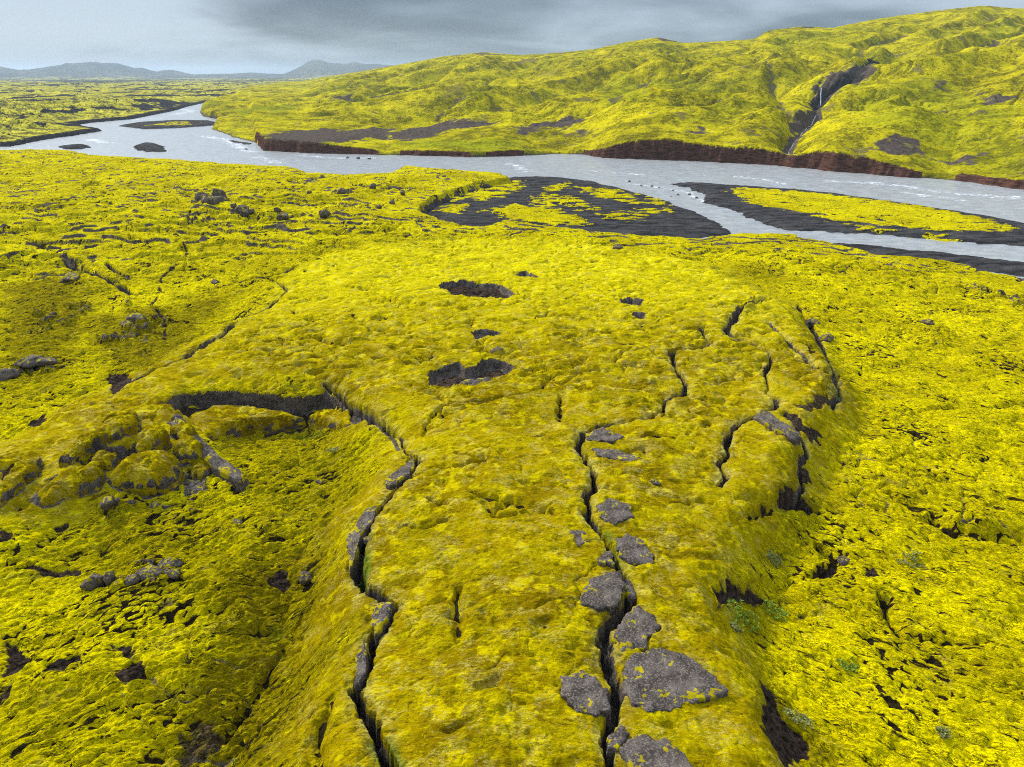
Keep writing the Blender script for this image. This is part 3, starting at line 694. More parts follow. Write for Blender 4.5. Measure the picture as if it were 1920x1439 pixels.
def Z(x, y):
    z, m = terrain(np.atleast_1d(np.asarray(x, float)), np.atleast_1d(np.asarray(y, float)))
    return z

# ------------------------------------------------------------------ mesh building
def mesh_from(name, verts, quads, mat, attrs=None, smooth=True, tris=None):
    me = bpy.data.meshes.new(name)
    verts = np.asarray(verts, F32)
    me.vertices.add(len(verts)); me.vertices.foreach_set('co', verts.ravel())
    loops = np.asarray(quads, np.int32).ravel()
    nq = len(quads); nt = 0 if tris is None else len(tris)
    if nt: loops = np.concatenate([loops, np.asarray(tris, np.int32).ravel()])
    starts = np.concatenate([np.arange(nq, dtype=np.int32) * 4, nq * 4 + np.arange(nt, dtype=np.int32) * 3]).astype(np.int32)
    me.loops.add(len(loops)); me.loops.foreach_set('vertex_index', loops)
    me.polygons.add(nq + nt); me.polygons.foreach_set('loop_start', starts)
    me.update(calc_edges=True)
    if smooth: me.polygons.foreach_set('use_smooth', np.ones(nq + nt, bool))
    for k, v in (attrs or {}).items():
        v = np.asarray(v, F32)
        if v.ndim == 1:
            at_ = me.attributes.new(k, 'FLOAT', 'POINT'); at_.data.foreach_set('value', v)
        else:
            at_ = me.attributes.new(k, 'FLOAT_COLOR', 'POINT'); at_.data.foreach_set('color', v.ravel())
    me.materials.append(mat)
    o = bpy.data.objects.new(name, me); COL.objects.link(o)
    return o

def tag(o, label=None, cat=None, group=None, kind=None):
    if label: o['label'] = label
    if cat: o['category'] = cat
    if group: o['group'] = group
    if kind: o['kind'] = kind
    return o

# ------------------------------------------------------------------ materials
class NT:
    def __init__(self, name):
        self.m = bpy.data.materials.new(name); self.m.use_nodes = True
        self.t = self.m.node_tree; self.t.nodes.clear()
        self.out = self.n('ShaderNodeOutputMaterial')
        self.bsdf = self.n('ShaderNodeBsdfPrincipled')
        self.t.links.new(self.bsdf.outputs[0], self.out.inputs[0])
        self.co = self.n('ShaderNodeTexCoord').outputs['Object']
    def n(self, k): return self.t.nodes.new(k)
    def l(self, a, b): self.t.links.new(a, b)
    def put(self, sock, v):
        if isinstance(v, (int, float)): sock.default_value = v
        elif isinstance(v, tuple): sock.default_value = v if len(v) == 4 or sock.type == 'VECTOR' else (*v, 1)
        else: self.l(v, sock)
    def attr(self, name):
        a = self.n('ShaderNodeAttribute'); a.attribute_name = name
        return a
    def noise(self, scale, detail=4, rough=.55, stretch=None, off=0.0, dist=0.0, kind='FBM'):
        co = self.co
        mp = self.n('ShaderNodeMapping'); self.l(co, mp.inputs['Vector'])
        mp.inputs['Location'].default_value = (off, off * .7, 0)
        if stretch: mp.inputs['Scale'].default_value = stretch
        t = self.n('ShaderNodeTexNoise'); t.inputs['Scale'].default_value = scale; t.inputs['Detail'].default_value = detail
        t.inputs['Roughness'].default_value = rough; t.inputs['Distortion'].default_value = dist
        self.l(mp.outputs[0], t.inputs['Vector'])
        return t.outputs['Fac']
    def vor(self, scale, feature='F1', stretch=None):
        mp = self.n('ShaderNodeMapping'); self.l(self.co, mp.inputs['Vector'])
        if stretch: mp.inputs['Scale'].default_value = stretch
        t = self.n('ShaderNodeTexVoronoi'); t.feature = feature; t.inputs['Scale'].default_value = scale
        self.l(mp.outputs[0], t.inputs['Vector'])
        return t
    def rng(self, v, a, b, lo=0.0, hi=1.0):
        q = self.n('ShaderNodeMapRange'); q.interpolation_type = 'SMOOTHSTEP'
        self.put(q.inputs['Value'], v); q.inputs['From Min'].default_value = a; q.inputs['From Max'].default_value = b
        q.inputs['To Min'].default_value = lo; q.inputs['To Max'].default_value = hi
        return q.outputs[0]
    def math(self, op, a, b=0.0):
        q = self.n('ShaderNodeMath'); q.operation = op
        self.put(q.inputs[0], a); self.put(q.inputs[1], b)
        return q.outputs[0]
    def mix(self, f, a, b):
        q = self.n('ShaderNodeMix'); q.data_type = 'RGBA'
        self.put(q.inputs[0], f); self.put(q.inputs[6], a); self.put(q.inputs[7], b)
        return q.outputs[2]
    def bump(self, h, strength, dist, normal=None):
        b = self.n('ShaderNodeBump'); b.inputs['Strength'].default_value = strength; b.inputs['Distance'].default_value = dist
        self.put(b.inputs['Height'], h)
        if normal is not None: self.l(normal, b.inputs['Normal'])
        return b.outputs[0]
    def finish(self, col, rough=.95, normal=None, spec=.1):
        self.put(self.bsdf.inputs['Base Color'], col); self.put(self.bsdf.inputs['Roughness'], rough)
        self.put(self.bsdf.inputs['Specular IOR Level'], spec)
        if normal is not None: self.l(normal, self.bsdf.inputs['Normal'])
        return self.m

def rock_colour(k, dk=1.0):
    g = lambda *c: tuple(v * dk for v in c)
    co = k.co
    grain = k.vor(21).outputs['Color']
    sg = k.n('ShaderNodeSeparateColor'); k.l(grain, sg.inputs[0])
    c = k.mix(k.rng(k.noise(1.3, 5, .65), .35, .68), g(.045, .034, .026), g(.140, .108, .086))
    c = k.mix(k.rng(k.noise(5, 4, .7, off=4), .42, .30), c, g(.022, .019, .018))
    c = k.mix(k.rng(sg.outputs[0], .60, .98, 0, .55), c, g(.30, .245, .195))
    c = k.mix(k.rng(k.noise(19, 3, .8, off=4), .56, .70, 0, .7), c, g(.18, .158, .14))
    return k.mix(k.rng(k.noise(19, 3, .8, off=14), .46, .34, 0, .8), c, g(.015, .013, .013))

def moss_near():
    """woolly moss: attributes say where rock, soil or green plants show instead"""
    k = NT('moss_ground')
    A = k.attr('cover_a'); B = k.attr('cover_b')
    sa = k.n('ShaderNodeSeparateColor'); k.l(A.outputs['Color'], sa.inputs[0]); rockA, soilA, redA, roughA = sa.outputs[0], sa.outputs[1], sa.outputs[2], A.outputs['Alpha']
    sb = k.n('ShaderNodeSeparateColor'); k.l(B.outputs['Color'], sb.inputs[0]); greenA, gravA, gapA = sb.outputs[0], sb.outputs[1], sb.outputs[2]
    # clumps lean with the slope on either side of the ridge
    sp = k.n('ShaderNodeSeparateXYZ'); k.l(k.co, sp.inputs[0])
    yf = k.math('ADD', sp.outputs[1], k.math('MULTIPLY', k.math('SQRT', k.math('ADD', k.math('MULTIPLY', sp.outputs[0], sp.outputs[0]), 30.0)), .62))
    cb = k.n('ShaderNodeCombineXYZ'); k.l(sp.outputs[0], cb.inputs[0]); k.l(yf, cb.inputs[1]); k.l(sp.outputs[2], cb.inputs[2])
    plain = k.co
    big = k.noise(.16, 4, .55); mid = k.noise(1.1, 5, .6, off=3)
    hair = k.noise(6, 6, .72, stretch=(.5, 1.6, 1), dist=.8)
    lem = k.rng(sp.outputs[1], 48.0, 92.0, 0, .85)
    wisp = k.math('ABSOLUTE', k.math('SUBTRACT', k.noise(3.6, 5, .62, stretch=(.55, 1.5, 1), dist=1.2, off=31), .5))
    dash = k.math('ABSOLUTE', k.math('SUBTRACT', k.noise(2.1, 6, .60, stretch=(.6, 1.4, 1), dist=1.0, off=41), .5))
    gate = k.noise(.9, 4, .6, off=51)
    c1 = k.mix(k.rng(big, .43, .57), (.225, .150, .0004), (.350, .243, .0004))
    c1 = k.mix(k.rng(mid, .52, .62), c1, (.53, .40, .0004))
    c1 = k.mix(k.rng(k.noise(.45, 5, .68, off=111), .56, .70, 0, .5), c1, (.30, .215, .030))
    c1 = k.mix(lem, c1, k.mix(k.rng(mid, .42, .60), (.56, .46, .0005), (.80, .67, .0005)))
    c1 = k.mix(k.rng(hair, .56, .64, 0, .6), c1, (.66, .56, .006))
    c1 = k.mix(k.rng(hair, .46, .37, 0, .85), c1, (.105, .068, .003))
    c1 = k.mix(k.math('MULTIPLY', k.rng(wisp, .030, .010), k.rng(gate, .50, .60, 0, .6)), c1, (.62, .52, .16))
    c1 = k.mix(k.math('MULTIPLY', k.rng(dash, .020, .006), k.rng(gate, .48, .38, 0, .9)), c1, (.055, .036, .006))
    k.co = cb.outputs[0]
    fl = k.noise(3.2, 6, .72, stretch=(.65, 1.5, 1), dist=.5); fl2 = k.noise(9, 5, .74, stretch=(.6, 1.5, 1), off=9, dist=.4)
    curl = k.math('ABSOLUTE', k.math('SUBTRACT', k.noise(2.9, 4, .60, stretch=(.7, 1.4, 1), dist=1.4, off=61), .5))
    curl2 = k.math('ABSOLUTE', k.math('SUBTRACT', k.noise(5.2, 4, .62, stretch=(.7, 1.4, 1), dist=1.0, off=71), .5))
    gt = k.noise(.7, 5, .65, off=81)
    dsh = k.noise(1.7, 5, .62, stretch=(.42, 2.0, 1), dist=.5, off=91)
    c2 = k.mix(k.rng(k.noise(.11, 4, .6, off=12), .40, .62), (.58, .462, .0005), (.80, .655, .0004))
    c2 = k.mix(k.attr('olive').outputs['Fac'], c2, (.25, .190, .001))  # olive: darker moss with some slope shade painted in
    c2 = k.mix(k.rng(fl, .50, .38), c2, k.mix(.45, c2, (.22, .165, .001)))
    c2 = k.mix(k.rng(k.noise(.55, 5, .68, off=101), .58, .70, 0, .55), c2, (.40, .30, .035))
    c2 = k.mix(k.rng(fl, .56, .64, 0, .7), c2, (.88, .76, .002))
    c2 = k.mix(k.rng(fl2, .40, .34, 0, .9), c2, (.070, .048, .005))
    c2 = k.mix(k.math('MULTIPLY', k.rng(dsh, .590, .630), k.rng(gt, .34, .52, .15, .97)), c2, (.026, .018, .007))
    c2 = k.mix(k.math('MULTIPLY', k.rng(curl, .030, .010), k.rng(gt, .52, .60, 0, .95)), c2, (.030, .020, .006))
    c2 = k.mix(k.math('MULTIPLY', k.rng(curl2, .030, .010), k.rng(gt, .46, .38, 0, .9)), c2, (.040, .027, .006))
    c = k.mix(roughA, c1, c2)
    pit = k.math('MULTIPLY', k.rng(k.noise(2.2, 6, .78, off=21, stretch=(.7, 1.4, 1)), .62, .67), k.rng(roughA, 0, 1, .35, 1))
    gp = k.math('MAXIMUM', gapA, pit)
    c = k.mix(k.rng(k.math('ADD', gp, k.math('MULTIPLY', k.math('SUBTRACT', fl2, .5), .8)), .35, .7), c, k.mix(k.rng(fl2, .4, .6), (.018, .013, .008), (.050, .034, .010)))
    k.co = plain
    c = k.mix(k.math('MULTIPLY', B.outputs['Alpha'], k.rng(mid, .42, .62, 0, .55)), c, k.mix(k.rng(hair, .4, .6), (.22, .18, .05), (.50, .44, .20)))
    c = k.mix(k.math('MULTIPLY', greenA, k.rng(mid, .3, .6, .5, 1)), c, k.mix(k.rng(fl, .4, .6), (.030, .060, .006), (.13, .20, .010)))
    soilc = k.mix(k.rng(k.noise(4, 5, .65, off=6), .35, .65), (.020, .014, .010), (.090, .058, .040))
    c = k.mix(k.rng(k.math('ADD', soilA, k.math('MULTIPLY', k.math('SUBTRACT', fl2, .5), 1.1)), .35, .65), c, soilc)
    rk = rock_colour(k, 1.1)
    c = k.mix(k.rng(k.math('ADD', rockA, k.math('MULTIPLY', k.math('SUBTRACT', fl, .5), .9)), .42, .62), c, rk)
    gvc = k.mix(k.rng(k.noise(.35, 5, .7, off=2, stretch=(.5, 1.6, 1)), .38, .62), (.030, .028, .029), (.088, .081, .077)); gvc = k.mix(k.rng(k.noise(5, 4, .8, off=2), .55, .75), gvc, (.13, .125, .12))
    c = k.mix(k.rng(k.math('ADD', gravA, k.math('MULTIPLY', k.math('SUBTRACT', k.noise(1.0, 6, .75, off=55, stretch=(.5, 1.8, 1)), .5), 1.5)), .36, .62), c, gvc)
    hgt = k.math('ADD', k.math('MULTIPLY', hair, .6), k.math('MULTIPLY', fl, .9)); hgt = k.math('ADD', hgt, k.math('MULTIPLY', k.math('MULTIPLY', k.rng(curl, .06, .0), roughA), -.45))
    b = k.bump(hgt, .9, .16)
    b = k.bump(k.math('ADD', fl2, k.noise(30, 3, .7)), .35, .035, b)
    return k.finish(c, 1.0, b, 0.0)

def moss_far(name, zone):
    k = NT(name)
    A = k.attr('cover_a'); B = k.attr('cover_b')
    sa = k.n('ShaderNodeSeparateColor'); k.l(A.outputs['Color'], sa.inputs[0]); rockA, soilA, redA = sa.outputs[0], sa.outputs[1], sa.outputs[2]
    sb = k.n('ShaderNodeSeparateColor'); k.l(B.outputs['Color'], sb.inputs[0]); greenA, gravA = sb.outputs[0], sb.outputs[1]
    big = k.noise(.018, 5, .6); mid = k.noise(.11, 6, .65, off=5); fine = k.noise(.7, 5, .7, off=8)
    if zone == 'hill':
        mid = k.noise(.11, 6, .68, off=5, stretch=(1.0, 1.0, 1)); fine = k.noise(.8, 5, .75, off=8)
        c = k.mix(k.rng(big, .40, .62), (.37, .305, .004), (.52, .43, .004))
        c = k.mix(k.math('MULTIPLY', k.rng(mid, .54, .42), k.rng(big, .62, .42, .25, 1)), c, (.17, .150, .005))
        tr = k.math('ABSOLUTE', k.math('SUBTRACT', k.noise(.32, 6, .66, off=15, dist=.8), .5)); c = k.mix(k.math('MULTIPLY', k.rng(tr, .035, .012), k.rng(mid, .60, .45, 0, .85)), c, (.060, .045, .008))
        c = k.mix(k.rng(mid, .56, .74, 0, .8), c, (.62, .50, .012))
        c = k.mix(k.rng(fine, .47, .37, 0, .88), c, (.075, .058, .008)); c = k.mix(k.rng(fine, .57, .66, 0, .5), c, (.66, .54, .012))
    else:
        c = k.mix(k.rng(big, .40, .62), (.50, .43, .03), (.64, .55, .045))
        c = k.mix(k.rng(mid, .54, .40), c, (.17, .15, .03))
        c = k.mix(k.rng(fine, .52, .40, 0, .9), c, (.05, .043, .02))
    c = k.mix(k.math('MULTIPLY', greenA, k.rng(mid, .3, .6, .35, 1)), c, k.mix(k.rng(fine, .35, .65), (.075, .115, .006), (.21, .25, .010)))
    c = k.mix(k.rng(k.math('ADD', soilA, k.math('MULTIPLY', k.math('SUBTRACT', k.math('ADD', k.math('MULTIPLY', fine, .6), k.math('MULTIPLY', mid, .4)), .5), 1.5)), .30, .68), c, k.mix(k.rng(fine, .35, .65), (.050, .036, .028), (.120, .092, .072)))
    c = k.mix(k.rng(k.math('ADD', rockA, k.math('MULTIPLY', k.math('SUBTRACT', fine, .5), .8)), .4, .62), c, k.mix(k.rng(fine, .4, .7), (.020, .018, .018), (.060, .054, .05)))
    c = k.mix(gravA, c, k.mix(k.rng(fine, .4, .7), (.026, .026, .028), (.07, .07, .072)))
    strat = k.noise(.9, 5, .65, stretch=(.4, .4, 3.0))
    c = k.mix(k.rng(redA, .3, .7), c, k.mix(k.rng(strat, .35, .65), (.042, .020, .014), (.120, .056, .038)))
    b = k.bump(k.math('ADD', k.math('MULTIPLY', mid, 1.5), fine), .6, .8)
    return k.finish(c, 1.0, b, 0.0)

def mat_water():
    k = NT('glacial_river')
    f = k.attr('foam').outputs['Fac']
    n1 = k.noise(.35, 5, .6, stretch=(.7, 1.6, 1)); n2 = k.noise(2.2, 5, .7, stretch=(.7, 1.8, 1), off=3); n3 = k.noise(.9, 4, .7, off=7)
    c = k.mix(k.rng(n1, .35, .65), (.29, .288, .277), (.385, .382, .368))
    n4 = k.noise(1.1, 6, .75, stretch=(.5, 2.0, 1), off=13)
    fo = k.rng(k.math('ADD', k.math('MULTIPLY', f, .8), k.math('MULTIPLY', k.math('SUBTRACT', n4, .5), 2.2)), .48, .66)
    c = k.mix(k.rng(n2, .55, .75, 0, .6), c, (.56, .555, .545)); c = k.mix(k.rng(n2, .45, .28, 0, .6), c, (.25, .248, .24))
    c = k.mix(fo, c, (.82, .83, .85))
    b = k.bump(k.math('ADD', k.math('MULTIPLY', n3, .8), k.math('MULTIPLY', n2, .5)), .5, .35)
    return k.finish(c, k.rng(fo, 0, 1, .22, .8), b, .5)

def mat_rock(name='bare_lava_rock', moss=0.0):
    k = NT(name)
    g = k.attr('moss').outputs['Fac']
    rk = rock_colour(k)
    fl = k.noise(5, 5, .65)
    hair = k.noise(7, 5, .65, stretch=(.55, 1.6, 1), dist=.6)
    mc = k.mix(k.rng(k.noise(1.2, 4, .6), .4, .65), (.27, .205, .001), (.42, .33, .001))
    mc = k.mix(k.rng(hair, .56, .74, 0, .5), mc, (.58, .50, .12))
    mc = k.mix(k.rng(hair, .46, .30, 0, .7), mc, (.18, .14, .006))
    c = k.mix(k.rng(k.math('ADD', g, k.math('MULTIPLY', k.math('SUBTRACT', fl, .5), .9)), .42, .58), rk, mc)
    b = k.bump(k.math('ADD', k.noise(28, 3, .7), k.math('MULTIPLY', fl, .8)), .55, .06)
    return k.finish(c, .95, b, .1)

MOSS = moss_near(); HILLM = moss_far('hill_moss', 'hill'); LAVAM = moss_far('lava_field_moss', 'lava'); WATER = mat_water(); ROCK = mat_rock()

# ------------------------------------------------------------------ ground sheets
def radii():
    out = [9.0]
    while out[-1] < 15500:
        r = out[-1]
        out.append(r + r * (.0046 if r < 15 else 0.0016 if r < 300 else .0028 if r < 900 else .009) / Q)
    return np.array(out)

RAD = radii()
NA = int(1700 * Q)
AZ = np.linspace(math.radians(-55), math.radians(55), NA)
AA, RRR = np.meshgrid(AZ, RAD)
GXX = (RRR * np.sin(AA)).ravel(); GYY = (RRR * np.cos(AA)).ravel()
gz, gm = par(terrain, GXX, GYY)
nr = len(RAD)
idx = (np.arange(nr - 1)[:, None] * NA + np.arange(NA - 1)[None, :]).ravel()
quads = np.stack([idx, idx + 1, idx + NA + 1, idx + NA], 1)
isgrav = (gm['gravel'][idx] > .5) & (gz[idx] > ZR - .6) & (gm['river'][idx] > -3)
nearq = gm['near'][idx]; zq = gm['zone'][idx]; rq = np.hypot(GXX[idx], GYY[idx])
bed = (gm['river'][idx] > 1.0) & (~isgrav) & (gz[idx] < ZR + .05)
mount = (rq > 6000)
VV = np.stack([GXX, GYY, gz], 1)
CA = np.stack([gm['rock'], gm['soil'], gm['red'], gm['rough']], 1)
CB = np.stack([gm['green'], gm['gravel'], gm['gap'], gm['pale']], 1)

def sheet(name, mask, mat):
    q = quads[mask]
    if not len(q): return None
    used = np.unique(q)
    remap = np.zeros(len(gz), np.int32); remap[used] = np.arange(len(used))
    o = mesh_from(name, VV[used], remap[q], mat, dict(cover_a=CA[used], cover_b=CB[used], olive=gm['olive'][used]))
    return tag(o, kind='structure')

sheet('ground', nearq & ~bed & ~isgrav, MOSS)
sheet('gravel_bars', isgrav & ~bed, MOSS)
sheet('riverbed', bed, MOSS)
sheet('terrain', (~nearq) & (zq == 1) & ~bed & ~isgrav & ~mount, LAVAM)
sheet('hill', (~nearq) & (zq == 2) & ~bed & ~isgrav & ~mount, HILLM)
sheet('mountains', mount & ~bed, LAVAM)

# ------------------------------------------------------------------ water
RAPIDS = [(W(p, ZR), w) for p, w in [([(1380, 332), (1440, 338), (1470, 345)], 3.0), ([(1560, 340), (1620, 342), (1700, 350), (1780, 362), (1850, 368), (1930, 372)], 4.5), ([(1700, 362), (1800, 375)], 3),
    ([(960, 308), (975, 315), (985, 322)], 3), ([(340, 205), (360, 208), (330, 215)], 9), ([(300, 222), (240, 226)], 5), ([(380, 255), (420, 262), (470, 285)], 6), ([(170, 262), (200, 268)], 5), ([(560, 292), (640, 297), (700, 296)], 4), ([(1180, 345), (1240, 352), (1290, 362), (1320, 378)], 2), ([(1100, 320), (1200, 328)], 2.5), ([(480, 295), (520, 305)], 4)]]
def water(x, y):
    r = np.hypot(x, y)
    sr = sdf(x, y, RIVER, 30)
    f = np.zeros(x.shape)
    for P, w in RAPIDS:
        m = masked_dist(x, y, P, None, w * 3); j = np.where(m)[0]
        if j.size:
            d, _, _ = seg_dist(x[j], y[j], P)
            f[j] = np.maximum(f[j], np.exp(-(d / w) ** 2))
    n = perlin(x / 6, y / 4, 201)
    f = f * .55 + .16 * sstep(.1, .6, n)
    z = ZR + .10 * perlin(x / 3, y / 2, 202) + .06 * perlin(x / 1.3, y / .9, 203) + .22 * f * perlin(x / 1.8, y / 1.2, 204)
    return z, dict(foam=f, sr=sr)
wr = [100.0]
while wr[-1] < 1100: wr.append(wr[-1] * (1 + .0028 / Q))
wr = np.array(wr); wa = np.linspace(math.radians(-55), math.radians(55), int(1300 * Q))
a2, r2 = np.meshgrid(wa, wr); wx_ = (r2 * np.sin(a2)).ravel(); wy_ = (r2 * np.cos(a2)).ravel()
wz, wm = par(water, wx_, wy_)
wi = (np.arange(len(wr) - 1)[:, None] * len(wa) + np.arange(len(wa) - 1)[None, :]).ravel()
wq = np.stack([wi, wi + 1, wi + len(wa) + 1, wi + len(wa)], 1)[wm['sr'][wi] > -4.5]
used = np.unique(wq); rm = np.zeros(len(wz), np.int32); rm[used] = np.arange(len(used))
tag(mesh_from('water', np.stack([wx_, wy_, wz], 1)[used], rm[wq], WATER, dict(foam=wm['foam'][used])), kind='structure')

# ------------------------------------------------------------------ rocks, moss blocks, plants
def base_z(x, y):
    z, wl, _ = macro(x, y)
    return z - 1.45 * wl

def resample(P, m, smooth=2, jag=.0, seed=0):
    P = np.asarray(P, float); c = P.mean(0)
    Q2 = np.vstack([P, P[:1]]); L = np.concatenate([[0], np.cumsum(np.hypot(*np.diff(Q2, axis=0).T))])
    s = np.linspace(0, L[-1], m, endpoint=False)
    R = np.stack([np.interp(s, L, Q2[:, 0]), np.interp(s, L, Q2[:, 1])], 1)
    for _ in range(smooth): R = (np.roll(R, 1, 0) + 2 * R + np.roll(R, -1, 0)) / 4
    if jag:
        u = R - c; d = np.hypot(u[:, 0], u[:, 1])[:, None]
        n = perlin(R[:, 0] / .45, R[:, 1] / .45, 300 + seed) + .6 * perlin(R[:, 0] / .16, R[:, 1] / .16, 301 + seed)
        R = R + u / d * (jag * n)[:, None]
    return R, c

def patch(name, label, cat, group, P, rise, dome, mossy, seed, wool=False, tilt=(0, 0), pw=4.0, deep=.9, jag=.06, cushion=.0, m=84, K=22, moss_part=False):
    """a block or slab with the traced outline: domed top, edge turned down into the ground"""
    O, c = resample(P, m, 2, jag, seed)
    f = np.concatenate([np.linspace(0, 1, K) ** .8, 1 + .05 * np.linspace(0, 1, 9)[1:]])
    fs = np.minimum(f, 1)
    X = c[0] + f[:, None] * (O[:, 0] - c[0])[None]; Y = c[1] + f[:, None] * (O[:, 1] - c[1])[None]
    b0 = base_z(X.ravel(), Y.ravel()).reshape(X.shape)
    zc = b0[0, 0]
    b = .5 * b0 + .5 * zc
    top = b + rise + dome * (1 - fs[:, None] ** pw) ** .75 + tilt[0] * (X - c[0]) + tilt[1] * (Y - c[1])
    nz = .05 * perlin(X / .5, Y / .5, seed + 11) + .025 * perlin(X / .16, Y / .16, seed + 12) + .012 * perlin(X / .07, Y / .07, seed + 13)
    cu = perlin(X / 1.1, Y / .9, seed + 14)
    top = top + nz + cushion * (.6 * cu - .5 * gauss(perlin(X / 1.2, Y / 1.0, seed + 15), .12)) * (1 - fs[:, None] ** 6)
    for h_ in range(8):
        u_ = (h_ + 1) / 8
        top[K + h_] = top[K - 1] * (1 - u_) + (np.minimum(top[K - 1], b0[K + h_]) - deep) * u_ + .03 * perlin((X[K + h_] + top[K - 1]) / .2, (Y[K + h_] - u_) / .2, seed + 24)
        X[K + h_] += .05 * perlin(X[K - 1] / .3, Y[K - 1] / .3 + 2.5 * u_, seed + 25); Y[K + h_] += .05 * perlin(X[K - 1] / .3, Y[K - 1] / .3 + 2.5 * u_, seed + 26)
    edge = fs[:, None] + .10 * perlin(X / .35, Y / .35, seed + 16) + .05 * perlin(X / .13, Y / .13, seed + 17)
    if mossy >= 1:
        ms = 1 - sstep(.93, 1.0, edge - .02 + .20 * perlin(X / 1.3, Y / 1.3, seed + 20) - .10 * (fs[:, None] < .7)) * 1.0; ms[K:] = (1 - .35 * np.linspace(0, 1, 8)[:, None]) * ( sstep(-.35, .05, perlin((X[K:] + top[K:]) / .7, (Y[K:] - top[K:]) / .7, seed + 21) + .5 * perlin((X[K:] + top[K:]) / .2, (Y[K:] - top[K:]) / .2, seed + 22))); ms = np.clip(ms, 0, 1)
    else:
        ms = sstep(.10, .35, perlin(X / .8, Y / .8, seed + 18) + .8 * perlin(X / .22, Y / .22, seed + 19) + .4 * perlin(X / .09, Y / .09, seed + 23) + (mossy - .5) + .5 * (fs[:, None] - .8)) * (f[:, None] < 1.01)
    V = np.stack([X.ravel(), Y.ravel(), top.ravel()], 1)
    q = []; n = len(f)
    ii = (np.arange(n - 1)[:, None] * m + np.arange(m)[None]).ravel(); jj = (np.arange(n - 1)[:, None] * m + (np.arange(m)[None] + 1) % m).ravel()
    q = np.stack([ii, ii + m, jj + m, jj], 1)
    a = (O[:, 0] - np.roll(O[:, 0], -1)) * (O[:, 1] + np.roll(O[:, 1], -1))
    if a.sum() > 0: pass
    org = np.array([c[0], c[1], float(zc)])
    msv = ms.ravel()
    def build(nm, faces):
        used = np.unique(faces); rm = np.zeros(len(V), np.int32); rm[used] = np.arange(len(used))
        n_ = len(used); zr_ = np.zeros(n_)
        if wool:
            at_ = dict(cover_a=np.stack([1 - msv[used], zr_, zr_, zr_], 1), cover_b=np.zeros((n_, 4)), olive=zr_)
        else:
            at_ = dict(moss=msv[used])
        o = mesh_from(nm, V[used] - org, rm[faces][:, ::flip], MOSS if wool else ROCK, at_)
        return o
    flip = 1 if a.sum() < 0 else -1
    fm = msv[q].mean(1) > .5
    if moss_part and fm.any() and (~fm).any():
        o = build(name, q[~fm]); o.location = org
        ch = build('moss_cover', q[fm]); ch.parent = o
    else:
        o = build(name, q); o.location = org
    return tag(o, label, cat, group)

SLABS = [
    ('flat round grey rock slab left of the long crack, at a bend', 's1', .10, .07),
    ('oval bare grey slab right of the crack beside a mossy bump', 's2', .10, .06),
    ('small grey bare slab on the right lip, topmost of the lower row', 's3', .09, .05),
    ('square grey slab just above the biggest bare slab', 's4', .12, .08),
    ('biggest bare grey pebbly slab, right of the long crack', 's5', .12, .10),
    ('rounded bare grey slab left of the crack, opposite the biggest slab', 's6', .10, .07),
    ('bare grey slab cut by the bottom picture edge', 's7', .12, .08),
    ('narrow dark stone standing inside the crack beside the round slab', 's8', -.25, .12),
    ('dark stone with moss wedged at the crack above the bottom slab', 's9', -.05, .12),
    ('thin grey bare strip at the crack where it turns upward', 's10', .08, .03),
    ('long streak of bare grey rock below the thin grey strip', 's11', .08, .03),
    ('small bare patch of rock left of the crack among ragged moss', 's12', .07, .03),
    ('tilted grey rock plate at the dark hollow on the ridge side', 's13', .25, .10),
    ('grey rock lip at the crack below the ragged bare patch', 's14', .05, .05),
    ('rounded rock knob under moss at the black gap of the western crack', 'l1', .10, .12),
    ('grey rock lip along the top bend of the western crack', 'l2', .12, .05),
    ('long grey rock lip beside the green floored part of the crack', 'l3', .10, .04),
    ('slim grey rock lip low on the western crack', 'l4', .08, .04),
]
for k, (lab, key, rise, dome) in enumerate(SLABS):
    patch('rock_slab', lab, 'rock slab', 'bare rock slabs along the cracks', BEDS[key], rise * .5 if rise > 0 else rise, dome, .12 if key[0] == 's' else .40, 400 + 10 * k, jag=.15, pw=3.0)

BLOCKS = [
    ('biggest round mossy cushion block in the broken heap', 'b2', .35, .75, (0, .05)),
    ('wide mossy block sloping down at the lower end of the heap', 'b1', .25, .65, (.05, .10)),
    ('tall mossy block behind the biggest round cushion', 'b3', .45, .55, (0, .1)),
    ('mossy wedge block right of the tall one, pointing at the ridge', 'b4', .40, .55, (-.05, .1)),
    ('small mossy lump between the wide block and the pit', 'b5', .10, .40, (0, 0)),
    ('low mossy block above the bare dark stone', 'b6', .15, .40, (0, 0)),
    ('small mossy block near the rock ridge top', 'b7', .40, .40, (0, .1)),
    ('long mossy block at the far lower left of the heap', 'b8', .15, .45, (.05, .05)),
    ('mossy arch block bordering the dark pit', 'b9', .35, .50, (.03, .08)),
    ('mossy shoulder block where the heap meets the ridge', 'b10', .40, .45, (0, .05)),
    ('wide mossy fallen block under the rock wall with a brown top', 'm1', .65, .75, (-.03, .05)),
    ('mossy broken block at the right end of the rock wall', 'm2', .35, .60, (0, .02)),
]
for k, (lab, key, rise, dome, tl) in enumerate(BLOCKS):
    patch('mossy_block', lab, 'mossy block', 'collapsed moss covered blocks', BEDS[key], rise, dome, 1, 700 + 10 * k, tilt=tl, pw=4.5, deep=1.4, jag=.20, cushion=.30, moss_part=True, wool=True)
